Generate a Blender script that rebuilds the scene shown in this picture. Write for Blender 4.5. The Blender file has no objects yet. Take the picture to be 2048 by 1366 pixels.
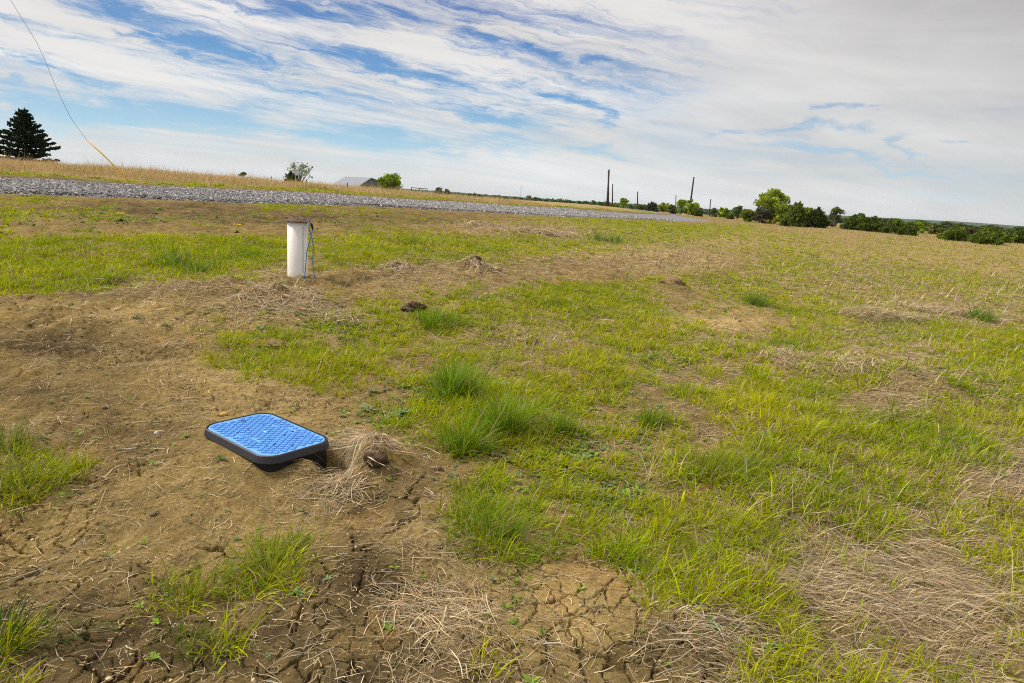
import bpy, math, random
import numpy as np
from mathutils import Vector

S = bpy.context.scene
C = S.collection
RNG = np.random.default_rng(7)
random.seed(7)

# ------------------------------------------------------------------ camera
FPX = 1365.3                      # focal length in pixels of the 2048 px wide photograph (24 mm lens)
PITCH, ROLL = math.radians(12.0), math.radians(3.7)
Fv = np.array([0, math.cos(PITCH), -math.sin(PITCH)])
R0 = np.array([1.0, 0, 0]); U0 = np.array([0, math.sin(PITCH), math.cos(PITCH)])
Uv = math.cos(ROLL) * U0 - math.sin(ROLL) * R0
Rv = math.cos(ROLL) * R0 + math.sin(ROLL) * U0
cam = bpy.data.cameras.new('camera'); camo = bpy.data.objects.new('camera', cam); C.objects.link(camo)
from mathutils import Matrix
camo.matrix_world = Matrix(((Rv[0], Uv[0], -Fv[0], 0), (Rv[1], Uv[1], -Fv[1], 0), (Rv[2], Uv[2], -Fv[2], 0), (0, 0, 0, 1)))
cam.sensor_width = 36; cam.lens = 24; cam.clip_start = 0.05; cam.clip_end = 20000
S.camera = camo
S.render.resolution_x, S.render.resolution_y = 1024, 683

def ray(x, y):
    return Fv + (x - 1024) / FPX * Rv - (y - 683) / FPX * Uv
def project(X, Y, Z):
    d = X * Fv[0] + Y * Fv[1] + Z * Fv[2]
    d = np.maximum(d, 0.05)
    return (1024 + FPX * (X * Rv[0] + Y * Rv[1] + Z * Rv[2]) / d,
            683 - FPX * (X * Uv[0] + Y * Uv[1] + Z * Uv[2]) / d)
def at(x, y, Y):
    d = ray(x, y); return d * (Y / d[1])

# ------------------------------------------------------------------ sky, sun, exposure
SUN_EL, SUN_AZ = math.radians(50), math.radians(-75)      # azimuth clockwise from +Y
W = bpy.data.worlds.new('World'); S.world = W; W.use_nodes = True
nt = W.node_tree; nt.nodes.clear()
class NT:
    """tiny helper to write node graphs as expressions"""
    def __init__(s, tree): s.t = tree; s.n = tree.nodes; s.l = tree.links
    def put(s, sock, v):
        if hasattr(v, 'links') or isinstance(v, bpy.types.NodeSocket): s.l.new(v, sock)
        else: sock.default_value = v
    def m(s, op, a, b=None, c=None, clamp=False):
        n = s.n.new('ShaderNodeMath'); n.operation = op; n.use_clamp = clamp
        s.put(n.inputs[0], a)
        if b is not None: s.put(n.inputs[1], b)
        if c is not None: s.put(n.inputs[2], c)
        return n.outputs[0]
    def v(s, op, a, b=None, out=0):
        n = s.n.new('ShaderNodeVectorMath'); n.operation = op
        s.put(n.inputs[0], a)
        if b is not None:
            if op == 'SCALE': s.put(n.inputs['Scale'], b)
            else: s.put(n.inputs[1], b)
        return n.outputs[out]
    def comb(s, x, y, z=0.0):
        n = s.n.new('ShaderNodeCombineXYZ')
        for i, q in enumerate((x, y, z)): s.put(n.inputs[i], q)
        return n.outputs[0]
    def sep(s, v):
        n = s.n.new('ShaderNodeSeparateXYZ'); s.put(n.inputs[0], v); return n.outputs
    def noise(s, vec, scale, detail=4, rough=0.55, dist=0.0, color=False):
        n = s.n.new('ShaderNodeTexNoise'); s.put(n.inputs['Vector'], vec)
        n.inputs['Scale'].default_value = scale; n.inputs['Detail'].default_value = detail
        n.inputs['Roughness'].default_value = rough; n.inputs['Distortion'].default_value = dist
        return n.outputs['Color' if color else 'Fac']
    def ramp(s, f, stops, interp='LINEAR'):
        n = s.n.new('ShaderNodeValToRGB'); s.put(n.inputs[0], f); r = n.color_ramp; r.interpolation = interp
        while len(r.elements) < len(stops): r.elements.new(0.5)
        for e, (p, c) in zip(r.elements, stops): e.position = p; e.color = (*c, 1)
        return n.outputs[0]
    def mix(s, f, a, b, mode='MIX'):
        n = s.n.new('ShaderNodeMix'); n.data_type = 'RGBA'; n.blend_type = mode
        s.put(n.inputs[0], f); s.put(n.inputs[6], a); s.put(n.inputs[7], b); return n.outputs[2]
    def smooth(s, x, a, b):
        n = s.n.new('ShaderNodeMapRange'); n.interpolation_type = 'SMOOTHSTEP'
        s.put(n.inputs[0], x); n.inputs[1].default_value = a; n.inputs[2].default_value = b; return n.outputs[0]

N = NT(nt)
tc = nt.nodes.new('ShaderNodeTexCoord').outputs['Generated']
dirv = N.v('NORMALIZE', tc)
dx, dy, dz = N.sep(dirv)
az = N.m('ARCTAN2', dx, dy); el = N.m('ARCSINE', dz)
K = 57.2958
azd = N.m('MULTIPLY', az, K); eld = N.m('MULTIPLY', el, K)
sky = nt.nodes.new('ShaderNodeTexSky'); sky.sky_type = 'NISHITA'; sky.sun_disc = False
sky.sun_elevation = SUN_EL; sky.sun_rotation = SUN_AZ; sky.air_density = 1.0; sky.dust_density = 0.6; sky.ozone_density = 1.6
# layer coordinates of the cirrus sheet (a plane high above, streaks running off to the right)
den = N.m('ADD', N.m('MAXIMUM', dz, 0.0), 0.07)
px_ = N.m('DIVIDE', dx, den); py_ = N.m('DIVIDE', dy, den)
ca, sa = math.cos(math.radians(50)), math.sin(math.radians(50))
al = N.m('ADD', N.m('MULTIPLY', px_, sa), N.m('MULTIPLY', py_, ca))
ac = N.m('SUBTRACT', N.m('MULTIPLY', px_, ca), N.m('MULTIPLY', py_, sa))
plane = N.comb(N.m('MULTIPLY', al, 0.13), N.m('MULTIPLY', ac, 1.0), 0.0)
wis = N.noise(plane, 1.5, 8, 0.66, 0.5)
wis2 = N.noise(N.comb(N.m('MULTIPLY', al, 0.42), ac, 3.3), 4.5, 6, 0.68, 1.6)
# warped angular coordinates for the blue gaps
aw = N.comb(N.m('MULTIPLY', azd, 0.10), N.m('MULTIPLY', eld, 0.34), 0.0)
wv = N.noise(aw, 1.6, 5, 0.62, 0.4, color=True)
wvs = N.sep(wv)
A2 = N.m('ADD', azd, N.m('MULTIPLY', N.m('SUBTRACT', wvs[0], 0.5), 16.0))
E2 = N.m('ADD', eld, N.m('MULTIPLY', N.m('SUBTRACT', wvs[1], 0.5), 4.0))
GAPS = [(140,3,330,15,10,.5),(430,5,860,50,17,1.0),(880,58,1010,78,13,.7),(1020,100,1150,120,13,.7),(1195,135,1235,145,7,.7),
        (235,62,370,98,8,.7),(370,98,560,136,13,1.1),(640,100,760,128,12,.8),(700,120,990,160,14,1.0),(1000,165,1080,176,8,.7),
        (1060,185,1210,208,12,.8),(1150,220,1260,240,7,.8),(20,100,150,145,9,.8),(110,142,340,172,8,.7),(0,152,35,158,6,.7),
        (60,55,480,95,9,.35),(-60,195,260,212,18,1.1),(60,222,560,245,22,1.3),(560,250,800,285,24,1.3),(720,268,920,302,22,1.2),
        (900,276,1090,300,15,.8),(1100,290,1260,306,8,.7),(-40,215,120,262,14,.8),(850,195,1030,236,10,.55),(950,222,1130,245,9,.55),
        (1490,253,1720,258,7,.75),(1510,281,1620,290,11,.7),(1600,296,1720,312,10,.75),(1660,213,1745,211,6,.7),(1770,278,1825,286,8,.7),
        (1740,325,1900,340,6,.6),(1750,381,1990,410,6,.5),(1800,297,1862,304,4,.6),(0,8,80,30,14,.3),(1400,258,1460,265,6,.6)]
acc = None
def aed(x, y):
    d = ray(x, y); d = d / np.linalg.norm(d)
    return math.degrees(math.atan2(d[0], d[1])), math.degrees(math.asin(d[2]))
for (x1, y1, x2, y2, w, st) in GAPS:
    a1, e1 = aed(x1, y1); a2, e2 = aed(x2, y2)
    cx, cy = (a1 + a2) / 2, (e1 + e2) / 2; L = math.hypot(a2 - a1, e2 - e1)
    ux, uy = (a2 - a1) / L, (e2 - e1) / L; hl = L / 2 * 0.75 + 0.3; hw = w * 0.042
    X = N.m('SUBTRACT', A2, cx); Y = N.m('SUBTRACT', E2, cy)
    p = N.m('MULTIPLY_ADD', Y, uy / hl, N.m('MULTIPLY', X, ux / hl))
    q = N.m('MULTIPLY_ADD', Y, ux / hw, N.m('MULTIPLY', X, -uy / hw))
    r2 = N.m('MULTIPLY_ADD', q, q, N.m('MULTIPLY', N.m('MULTIPLY', p, p), N.m('MULTIPLY', p, p)))
    g = N.m('MULTIPLY', N.m('EXPONENT', N.m('MULTIPLY', r2, -0.7)), st)
    acc = g if acc is None else N.m('ADD', acc, g)
# behind and beside the view the gaps come from noise only
side = N.smooth(N.m('ABSOLUTE', azd), 40.0, 60.0)
rest = N.m('MULTIPLY', side, N.smooth(wis, 0.52, 0.7))
left = N.smooth(N.m('MULTIPLY', azd, -1.0), -22.0, 12.0)
gap = N.m('ADD', N.m('ADD', acc, rest), N.m('MULTIPLY', left, N.m('MULTIPLY', N.m('SUBTRACT', wis, 0.47), 2.6)))
# long thin streaks of cirrus, combed in one direction, breaking up towards the right
acr = N.m('MULTIPLY_ADD', azd, 0.15, eld)
sw = N.m('MULTIPLY', N.m('SUBTRACT', wvs[2], 0.5), 2.6)
st1 = N.noise(N.comb(N.m('MULTIPLY', azd, 0.045), N.m('MULTIPLY', N.m('ADD', acr, sw), 0.62), 7.0), 1.0, 6, 0.64, 0.25)
st2 = N.noise(N.comb(N.m('MULTIPLY', azd, 0.10), N.m('MULTIPLY', N.m('ADD', acr, sw), 1.9), 9.0), 1.0, 5, 0.66, 0.5)
stm_ = N.m('MULTIPLY', N.smooth(N.m('MULTIPLY_ADD', eld, -0.8, azd), 14.0, -6.0), N.smooth(eld, 2.5, 7.5))
gap = N.m('ADD', gap, N.m('MULTIPLY', stm_, N.m('ADD', N.m('MULTIPLY', N.m('SUBTRACT', st1, 0.445), 4.6), N.m('MULTIPLY', N.m('SUBTRACT', st2, 0.49), 2.2))))
gap = N.m('ADD', gap, N.m('MULTIPLY', N.m('MULTIPLY', N.m('SUBTRACT', wis2, 0.5), 1.1), N.m('MULTIPLY_ADD', acc, 1.1, 0.22)))
cn = N.noise(N.comb(N.m('MULTIPLY', azd, 0.05), N.m('MULTIPLY', eld, 0.10), 2.0), 1.5, 3, 0.5, 0.4)
cb = N.m('MULTIPLY_ADD', cn, 1.8, 5.7)
cb = N.m('MULTIPLY', cb, N.m('SUBTRACT', 1.04, N.m('MULTIPLY', N.smooth(azd, 8.0, 40.0), N.m('MULTIPLY_ADD', N.smooth(eld, 0.0, 20.0), 0.26, 0.12))))
cb = N.m('MULTIPLY', cb, N.m('MULTIPLY_ADD', N.m('SUBTRACT', wis, 0.5), -0.30, 1.0))
st3 = N.noise(N.comb(N.m('MULTIPLY', azd, 0.035), N.m('MULTIPLY', N.m('MULTIPLY_ADD', azd, 0.05, eld), 0.30), 17.0), 1.0, 5, 0.58, 0.3)
cb = N.m('MULTIPLY', cb, N.m('MULTIPLY_ADD', N.m('SUBTRACT', st3, 0.5), 0.55, 1.02))
gap_soft = N.m('MULTIPLY', N.m('MULTIPLY', N.smooth(st3, 0.53, 0.30), N.smooth(azd, 2.0, 14.0)), N.smooth(eld, 13.0, 4.0))
gap = N.m('ADD', gap, N.m('MULTIPLY', gap_soft, 0.45))
clear = N.smooth(gap, -0.18, 1.5)
lowblue = N.ramp(N.m('DIVIDE', eld, 20.0), [(0.0, (7.2, 8.4, 8.9)), (0.16, (3.7, 5.9, 7.4)), (0.38, (1.5, 3.5, 6.2)), (0.75, (0.5, 1.4, 4.2)), (1.0, (.45, 1.2, 3.8))])
skyc = N.mix(0.9, sky.outputs[0], lowblue)
cloud = N.v('SCALE', N.ramp(N.m('DIVIDE', eld, 20.0), [(0.0, (.98, 1.0, 1.0)), (0.5, (1.0, .985, .97)), (1.0, (1.0, .965, .95))]), cb)
# the veil of thin cloud glows round the sun
sunv = N.v('DOT_PRODUCT', dirv, (math.sin(SUN_AZ) * math.cos(SUN_EL), math.cos(SUN_AZ) * math.cos(SUN_EL), math.sin(SUN_EL)), out=1)
glow = N.m('ADD', N.m('MULTIPLY', N.m('POWER', N.m('MAXIMUM', sunv, 0.0), 9.0), 2.6), N.m('MULTIPLY', N.smooth(eld, 18.0, 50.0), 0.55))
cloud = N.v('SCALE', cloud, N.m('ADD', glow, 1.0))
final = N.mix(clear, cloud, skyc)
bg = nt.nodes.new('ShaderNodeBackground'); bg.inputs['Strength'].default_value = 0.10
nt.links.new(final, bg.inputs['Color'])
wo = nt.nodes.new('ShaderNodeOutputWorld'); nt.links.new(bg.outputs[0], wo.inputs['Surface'])

sl = bpy.data.lights.new('sun', 'SUN'); so = bpy.data.objects.new('sun', sl); C.objects.link(so)
sl.energy = 2.6; sl.angle = math.radians(7.0); sl.color = (1.0, 0.93, 0.82)
sd = Vector((math.sin(SUN_AZ) * math.cos(SUN_EL), math.cos(SUN_AZ) * math.cos(SUN_EL), math.sin(SUN_EL)))
so.rotation_euler = sd.to_track_quat('Z', 'Y').to_euler(); so.location = (-10, -5, 20)
S.view_settings.view_transform = 'Standard'; S.view_settings.look = 'None'
S.view_settings.exposure = 0.13; S.view_settings.gamma = 1.0
S.render.engine = 'CYCLES'
S.cycles.use_denoising = False
S.cycles.denoiser = 'OPENIMAGEDENOISE'
S.cycles.denoising_input_passes = 'RGB_ALBEDO_NORMAL'
S.cycles.volume_bounces = 0; S.cycles.volume_step_rate = 4
S.cycles.pixel_filter_type = 'BLACKMAN_HARRIS'; S.cycles.filter_width = 1.05
S.cycles.max_bounces = 5; S.cycles.diffuse_bounces = 3; S.cycles.transmission_bounces = 3; S.cycles.transparent_max_bounces = 4

# ------------------------------------------------------------------ helpers
def tag(o, label=None, cat=None, group=None, kind=None):
    if label: o['label'] = label
    if cat: o['category'] = cat
    if group: o['group'] = group
    if kind: o['kind'] = kind
    return o
def empty(name, loc, rz=0.0):
    o = bpy.data.objects.new(name, None); C.objects.link(o); o.location = loc; o.rotation_euler = (0, 0, rz); o.empty_display_size = 0.2
    return o
def mesh_np(name, V, Q, mat, parent=None, col=None, smooth=False, loc=None):
    """V (n,3) Q (m,k) uniform k-gons"""
    me = bpy.data.meshes.new(name); V = np.ascontiguousarray(V, np.float32); Q = np.ascontiguousarray(Q, np.int32)
    me.vertices.add(len(V)); me.vertices.foreach_set('co', V.ravel())
    k = Q.shape[1]; me.loops.add(Q.size); me.loops.foreach_set('vertex_index', Q.ravel())
    me.polygons.add(len(Q)); me.polygons.foreach_set('loop_start', np.arange(0, Q.size, k, dtype=np.int32))
    if smooth: me.polygons.foreach_set('use_smooth', np.ones(len(Q), bool))
    if col is not None:
        a = me.color_attributes.new('Col', 'FLOAT_COLOR', 'POINT')
        c4 = np.ones((len(V), 4), np.float32); c4[:, :3] = col; a.data.foreach_set('color', c4.ravel())
    me.update(calc_edges=True); me.materials.append(mat)
    o = bpy.data.objects.new(name, me); C.objects.link(o)
    if parent: o.parent = parent
    if loc is not None: o.location = loc
    return o
class MB:
    """collects polygons of any size, links them as one mesh object"""
    def __init__(s): s.v = []; s.f = []
    def add(s, vs, fs):
        b = len(s.v); s.v += [tuple(v) for v in vs]; s.f += [tuple(b + i for i in f) for f in fs]
    def box(s, c, h, rz=0.0):
        cr, sr = math.cos(rz), math.sin(rz); vs = []
        for z in (-1, 1):
            for x, y in ((-1, -1), (1, -1), (1, 1), (-1, 1)):
                X, Y = x * h[0], y * h[1]; vs.append((c[0] + X * cr - Y * sr, c[1] + X * sr + Y * cr, c[2] + z * h[2]))
        s.add(vs, [(3, 2, 1, 0), (4, 5, 6, 7), (0, 1, 5, 4), (1, 2, 6, 5), (2, 3, 7, 6), (3, 0, 4, 7)])
    def tube(s, pts, rad, n=8, cap=True):
        P = [Vector(p) for p in pts]; rings = []
        if not hasattr(rad, '__len__'): rad = [rad] * len(P)
        for i, p in enumerate(P):
            t = (P[min(i + 1, len(P) - 1)] - P[max(i - 1, 0)]).normalized()
            a = Vector((0, 0, 1)) if abs(t.z) < 0.9 else Vector((1, 0, 0))
            u = t.cross(a).normalized(); w = t.cross(u)
            rings.append([p + (u * math.cos(2 * math.pi * k / n) + w * math.sin(2 * math.pi * k / n)) * rad[i] for k in range(n)])
        vs = [v for r in rings for v in r]; fs = []
        for i in range(len(P) - 1):
            for k in range(n):
                fs.append((i * n + k, i * n + (k + 1) % n, (i + 1) * n + (k + 1) % n, (i + 1) * n + k))
        if cap: fs += [tuple(range(n))[::-1], tuple(range((len(P) - 1) * n, len(P) * n))]
        s.add(vs, fs)
    def loft(s, rings, cap_top=True, cap_bot=True):
        n = len(rings[0]); vs = [v for r in rings for v in r]; fs = []
        for i in range(len(rings) - 1):
            for k in range(n): fs.append((i * n + k, i * n + (k + 1) % n, (i + 1) * n + (k + 1) % n, (i + 1) * n + k))
        if cap_bot: fs.append(tuple(range(n))[::-1])
        if cap_top: fs.append(tuple(range((len(rings) - 1) * n, len(rings) * n)))
        s.add(vs, fs)
    def build(s, name, mat, parent=None, smooth=False, loc=None):
        me = bpy.data.meshes.new(name); me.from_pydata(s.v, [], s.f); me.materials.append(mat)
        if smooth: me.polygons.foreach_set('use_smooth', [True] * len(me.polygons))
        me.update(); o = bpy.data.objects.new(name, me); C.objects.link(o)
        if parent: o.parent = parent
        if loc is not None: o.location = loc
        return o
def material(name, col=(.5, .5, .5), rough=0.7, var=0.0, scale=20.0, bump=0.0, metallic=0.0, spec=0.3):
    m = bpy.data.materials.new(name); m.use_nodes = True; n = NT(m.node_tree); b = m.node_tree.nodes['Principled BSDF']
    b.inputs['Roughness'].default_value = rough; b.inputs['Metallic'].default_value = metallic; b.inputs['Specular IOR Level'].default_value = spec
    oc = m.node_tree.nodes.new('ShaderNodeTexCoord').outputs['Object']
    f = n.noise(oc, scale, 5, 0.6)
    lo = tuple(c * (1 - var) for c in col); hi = tuple(min(1, c * (1 + var)) for c in col)
    n.put(b.inputs['Base Color'], n.ramp(f, [(0.3, lo), (0.7, hi)]))
    if bump:
        bn = m.node_tree.nodes.new('ShaderNodeBump'); bn.inputs['Strength'].default_value = bump; bn.inputs['Distance'].default_value = 0.01
        n.put(bn.inputs['Height'], f); n.put(b.inputs['Normal'], bn.outputs[0])
    return m
def leaf_material(name, transl=0.35, sat=1.0, spec=0.25, rough=0.55):
    """colour comes from each leaf's own colour attribute"""
    m = bpy.data.materials.new(name); m.use_nodes = True; t = m.node_tree; n = NT(t); b = t.nodes['Principled BSDF']
    at_ = t.nodes.new('ShaderNodeAttribute'); at_.attribute_name = 'Col'
    n.put(b.inputs['Base Color'], at_.outputs['Color']); b.inputs['Roughness'].default_value = rough; b.inputs['Specular IOR Level'].default_value = spec
    tr = t.nodes.new('ShaderNodeBsdfTranslucent'); n.put(tr.inputs['Color'], at_.outputs['Color'])
    mx = t.nodes.new('ShaderNodeMixShader'); mx.inputs[0].default_value = transl
    t.links.new(b.outputs[0], mx.inputs[1]); t.links.new(tr.outputs[0], mx.inputs[2])
    t.links.new(mx.outputs[0], t.nodes['Material Output'].inputs['Surface'])
    return m

# ---- numpy noise
_perm = np.random.default_rng(3).permutation(256).astype(np.int64); _perm = np.concatenate([_perm, _perm])
_g = np.random.default_rng(4).random(256) * 2 * math.pi; _gx, _gy = np.cos(_g), np.sin(_g)
_r1 = np.random.default_rng(5).random(256); _r2 = np.random.default_rng(6).random(256)
def perlin(x, y):
    xi = np.floor(x).astype(np.int64); yi = np.floor(y).astype(np.int64); xf = x - xi; yf = y - yi
    u = xf * xf * xf * (xf * (xf * 6 - 15) + 10); v = yf * yf * yf * (yf * (yf * 6 - 15) + 10)
    xi &= 255; yi &= 255; x1 = (xi + 1) & 255; y1 = (yi + 1) & 255
    def g(a, b, dx, dy):
        h = _perm[_perm[a] + b]; return _gx[h] * dx + _gy[h] * dy
    n00 = g(xi, yi, xf, yf); n10 = g(x1, yi, xf - 1, yf); n01 = g(xi, y1, xf, yf - 1); n11 = g(x1, y1, xf - 1, yf - 1)
    return ((n00 * (1 - u) + n10 * u) * (1 - v) + (n01 * (1 - u) + n11 * u) * v) * 1.5
def fbm(x, y, f, octv=4, gain=0.5, seed=0.0):
    a, s, t = 1.0, 0.0, 0.0
    for i in range(octv):
        s = s + a * perlin(x * f + seed + 17.3 * i, y * f - seed + 9.1 * i); t += a; a *= gain; f *= 2.03
    return s / t
def cells(x, y, f, seed=0.0):
    """distance to the nearest cell border of a jittered grid, and a random value per cell"""
    x = x * f + seed; y = y * f + seed; xi = np.floor(x).astype(np.int64); yi = np.floor(y).astype(np.int64)
    d1 = np.full(x.shape, 9.0); d2 = np.full(x.shape, 9.0); idv = np.zeros(x.shape)
    for i in (-1, 0, 1):
        for j in (-1, 0, 1):
            h = _perm[_perm[(xi + i) & 255] + ((yi + j) & 255)]
            d = np.hypot(xi + i + _r1[h] - x, yi + j + _r2[h] - y)
            m = d < d1; d2 = np.where(m, d1, np.minimum(d2, d)); idv = np.where(m, _r1[(h * 7) & 255], idv); d1 = np.where(m, d, d1)
    return (d2 - d1) / f, idv

# ------------------------------------------------------------------ terrain
CP = [(0,388,16),(300,399,17.5),(560,409.5,20),(700,413,22),(850,419,27),(1000,427,32),(1200,436,48),(1356,443,61),(1436,443.5,84),
      (0,358,20),(300,375,22.5),(560,387,25),(700,394,27.5),(850,403,38),(1000,411.5,52),(1200,422.5,79),(1276,427.5,93),(1385,433,100),
      (0,329,31),(300,349,34),(560,371,37),(700,383.5,40),(850,392,52),(1000,400.5,75),(1200,412,102),
      (600,557,8.24),(1024,480,17),(1024,560,9.8),(1024,700,6.0),(300,480,10.3),(300,560,7.6),(0,480,9.6),
      (1500,470,42),(1500,560,14.5),(1580,455,76),(1740,463,79),(1822,472,70),(1975,490,56),(2048,491,60),(2048,600,14),(1650,700,7.0),(1450,620,10),(1600,500,28)]
cp = []
for x, y, Y in CP:
    p = at(x, y, Y); cp.append((p[0], p[1], p[2]))
for X in (-3, -1.5, 0, 1.5, 3.5): cp.append((X, 1.6, -1.42)); cp.append((X * 1.3, 4.0, -1.40))
for X in (-40, 0, 45, 100): cp.append((X, 150, -1.6)) 
cp += [(-95, 150, -1.4), (-60, 70, -.7), (-30, 55, -.40), (-10, 70, -.6)]
for a in (-0.9, -0.45, 0, 0.45, 0.9):
    cp.append((a * 350, 350, -3.0)); cp.append((a * 1500, 1500, -7.0)); cp.append((a * 5000, 5000, -12.0))
cp = np.array(cp)
def warp(X, Y):
    Yc = np.maximum(Y, 1.2); return X / Yc * 1.6, np.log(Yc)
def tpsk(r2): return 0.5 * r2 * np.log(r2 + 1e-9)
_a, _b = warp(cp[:, 0], cp[:, 1]); _n = len(cp)
_A = np.zeros((_n + 3, _n + 3)); _A[:_n, :_n] = tpsk((_a[:, None] - _a) ** 2 + (_b[:, None] - _b) ** 2) + np.eye(_n) * 1e-3
_A[:_n, _n:] = np.c_[np.ones(_n), _a, _b]; _A[_n:, :_n] = _A[:_n, _n:].T
_w = np.linalg.solve(_A, np.r_[cp[:, 2], 0, 0, 0])
def base_z(X, Y):
    X = np.asarray(X, float); Y = np.asarray(Y, float); sh = X.shape
    a, b = warp(X.ravel(), Y.ravel()); a = np.clip(a, -2.2, 2.2); z = _w[_n] + _w[_n + 1] * a + _w[_n + 2] * b
    for i in range(_n): z = z + _w[i] * tpsk((a - _a[i]) ** 2 + (b - _b[i]) ** 2)
    return np.clip(z, -16, 1.2).reshape(sh)
def hit(x, y):
    """where the ray through that point of the photograph meets the land"""
    Ys = np.exp(np.linspace(math.log(1.2), math.log(400), 1500)); d = ray(x, y)
    P = d[None, :] * (Ys / d[1])[:, None]; z = base_z(P[:, 0], P[:, 1])
    k = np.argmax(P[:, 2] < z); return P[k] if P[k, 2] < z[k] else P[-1]
BOXC = np.array([-1.235, 3.33]); BOXR = math.radians(-38.0); BOXZ = -1.270
BUMPS = []
for (x, y, r, h) in [(590,560,.5,.05),(800,537,.28,.09),(950,542,.33,.10),(820,512,.2,.06),(560,605,.7,.05),(1340,578,.35,.09),(1470,480,.6,.05),
                     (1090,512,.4,.06),(60,690,.55,.06),(735,945,.14,.115),(770,935,.12,.03),(745,1048,.10,-.035),(740,1150,.22,.03),(1400,1290,.25,.04),
                     (1130,1230,.45,.015),(130,800,.35,.04),(400,960,.4,.03),(900,650,.4,.04),(1000,840,.35,.03),(520,685,.2,.05),(1290,600,.4,.04),
                     (1740,640,.6,.10),(1900,590,.7,.10),(1600,560,.5,.08),(1480,700,.6,.05),(300,590,.6,.05),(1180,540,.5,.06),(1560,870,.5,.04),
                     (1000,470,1.0,.12),(1800,760,.5,.07),(1650,1000,.4,.05),(300,1050,.4,.03),(120,1200,.3,.03)]:
    p = hit(x, y); BUMPS.append((p[0], p[1], r, h))
_rb = np.random.default_rng(91)
for x in range(-20, 1520, 34):                      # the disturbed ridge of loose soil from the left edge past the pipe
    for _ in range(2):
        y = np.interp(x, [0, 300, 560, 800, 1000, 1300, 1500], [655, 610, 585, 540, 545, 530, 515]) + _rb.normal(0, 26 if x < 500 else 11)
        if abs(x - 596) < 34 and y > 545: continue
        p = hit(x, y); BUMPS.append((p[0], p[1], _rb.uniform(.07, .22), _rb.uniform(.015, .065)))
cB, sB = math.cos(BOXR), math.sin(BOXR)
def boxlocal(X, Y):
    dx, dy = X - BOXC[0], Y - BOXC[1]; return dx * cB + dy * sB, -dx * sB + dy * cB
for (lx, ly, r, h) in [(0.0, 0.0, .60, .105), (.02, -.27, .13, -.010), (.365, .01, .060, .045), (.335, -.20, .08, -.030), (.37, .17, .10, -.17), (-.36, -.10, .12, .020)]:
    BUMPS.append((BOXC[0] + lx * cB - ly * sB, BOXC[1] + lx * sB + ly * cB, r, h))

GRID_Y = [400,412,425,438,452,465,480,500,520,540,560,580,600,620,640,660,685,710,735,760,790,820,850,880,910,940,970,1000,1030,1065,1100,1140,1180,1220,1260,1300,1345]
GREEN = """55311100000000000000000000002200
44252212874400000000000000002200
65541123334442000000000222211222
66554433333333345565600222211222
32212432223432234567776521123222
54444444334555312367776655233322
77666666666777765556653343233333
66435777656777777653223355334333
77777887626653443211111355543333
88887776313111111112223455345433
88875346200011111122565544345654
77542111101122446765325654434556
11111111013336646666313655543454
00000101103342665666522257655214
00000122214657655566641126665323
00000144456657645667642145456655
00000146535653444466652566434567
00000036775634654455566435433577
00000025777622433564434436543467
00000002466324754465324656753456
00000000013338975576246776422466
00000000001338997542226776433367
00000000002446998533624776665666
31000000001135975434523577776666
53100000000011424542256666677653
56510000000000355554357777756644
66300000000000353565467776676422
65101000000000554353566656765533
21001000000000776333676656775444
00000000000000687546777755564345
00110003630000353566887754443346
02000013860000021104877644321345
10101444620001010002776653111134
10212531200001000000455653111123
32110000100000010000111344421123
41001443100000011000221155442233
41000110000000121001232455443334""".split('\n')
DRY = """00000000000000000000000000004455
00000000000000000000000000004455
00000000000000000000000444455455
00000000000000000000000444455455
00000000000001466531111245544555
00000000000001566753322354445566
00000000000001122333444444445666
00220000011111112334455334555666
00110000141133333444555434666555
10000001432354533335553333554455
11112433521364543222223444554334
11234445641354532112343334455554
22334457862221221112233223566665
22223366785211211122221123565775
12222345675111123332322113345576
11222222222111245531233223553233
11211211111112356531135223455322
11121211111112345432222354456422
12111211111111123212333344446533
02111121111211112212344223466543
01111211111110001111222223467544
01111221111100002123221224455433
11101110001121000211221233323334
11111110003311011112233322222455
11111111116621111112222333322346
11111111117611111112322233344466
11111111137311111111222333334577
11111111155211111222223542335566
11121111133122111124223543334665
11111111111244211112223466545654
11111111111234411112223456666664
11111111111123421122223345677654
11111111111122221111223345777765
11111122211134421111445445777776
11111111121134421101455544466766
11111111121256423221356434457776
11111111121245423221356434457776""".split('\n')
GG = np.array([[int(c) for c in r[:32]] for r in GREEN], float) / 9
DD = np.array([[int(c) for c in r[:32]] for r in DRY], float) / 9
GYA = np.array(GRID_Y, float)
def lookup(G, u, v):
    u = np.abs(u); u = np.where(u > 2047, 4094 - u, u); u = np.clip((u - 32) / 64, 0, 30.999)
    vi = np.interp(v, GYA, np.arange(len(GYA))); vi = np.clip(vi, 0, len(GYA) - 1.001)
    i = u.astype(int); j = vi.astype(int); a = u - i; b = vi - j
    return (G[j, i] * (1 - a) + G[j, i + 1] * a) * (1 - b) + (G[j + 1, i] * (1 - a) + G[j + 1, i + 1] * a) * b

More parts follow.
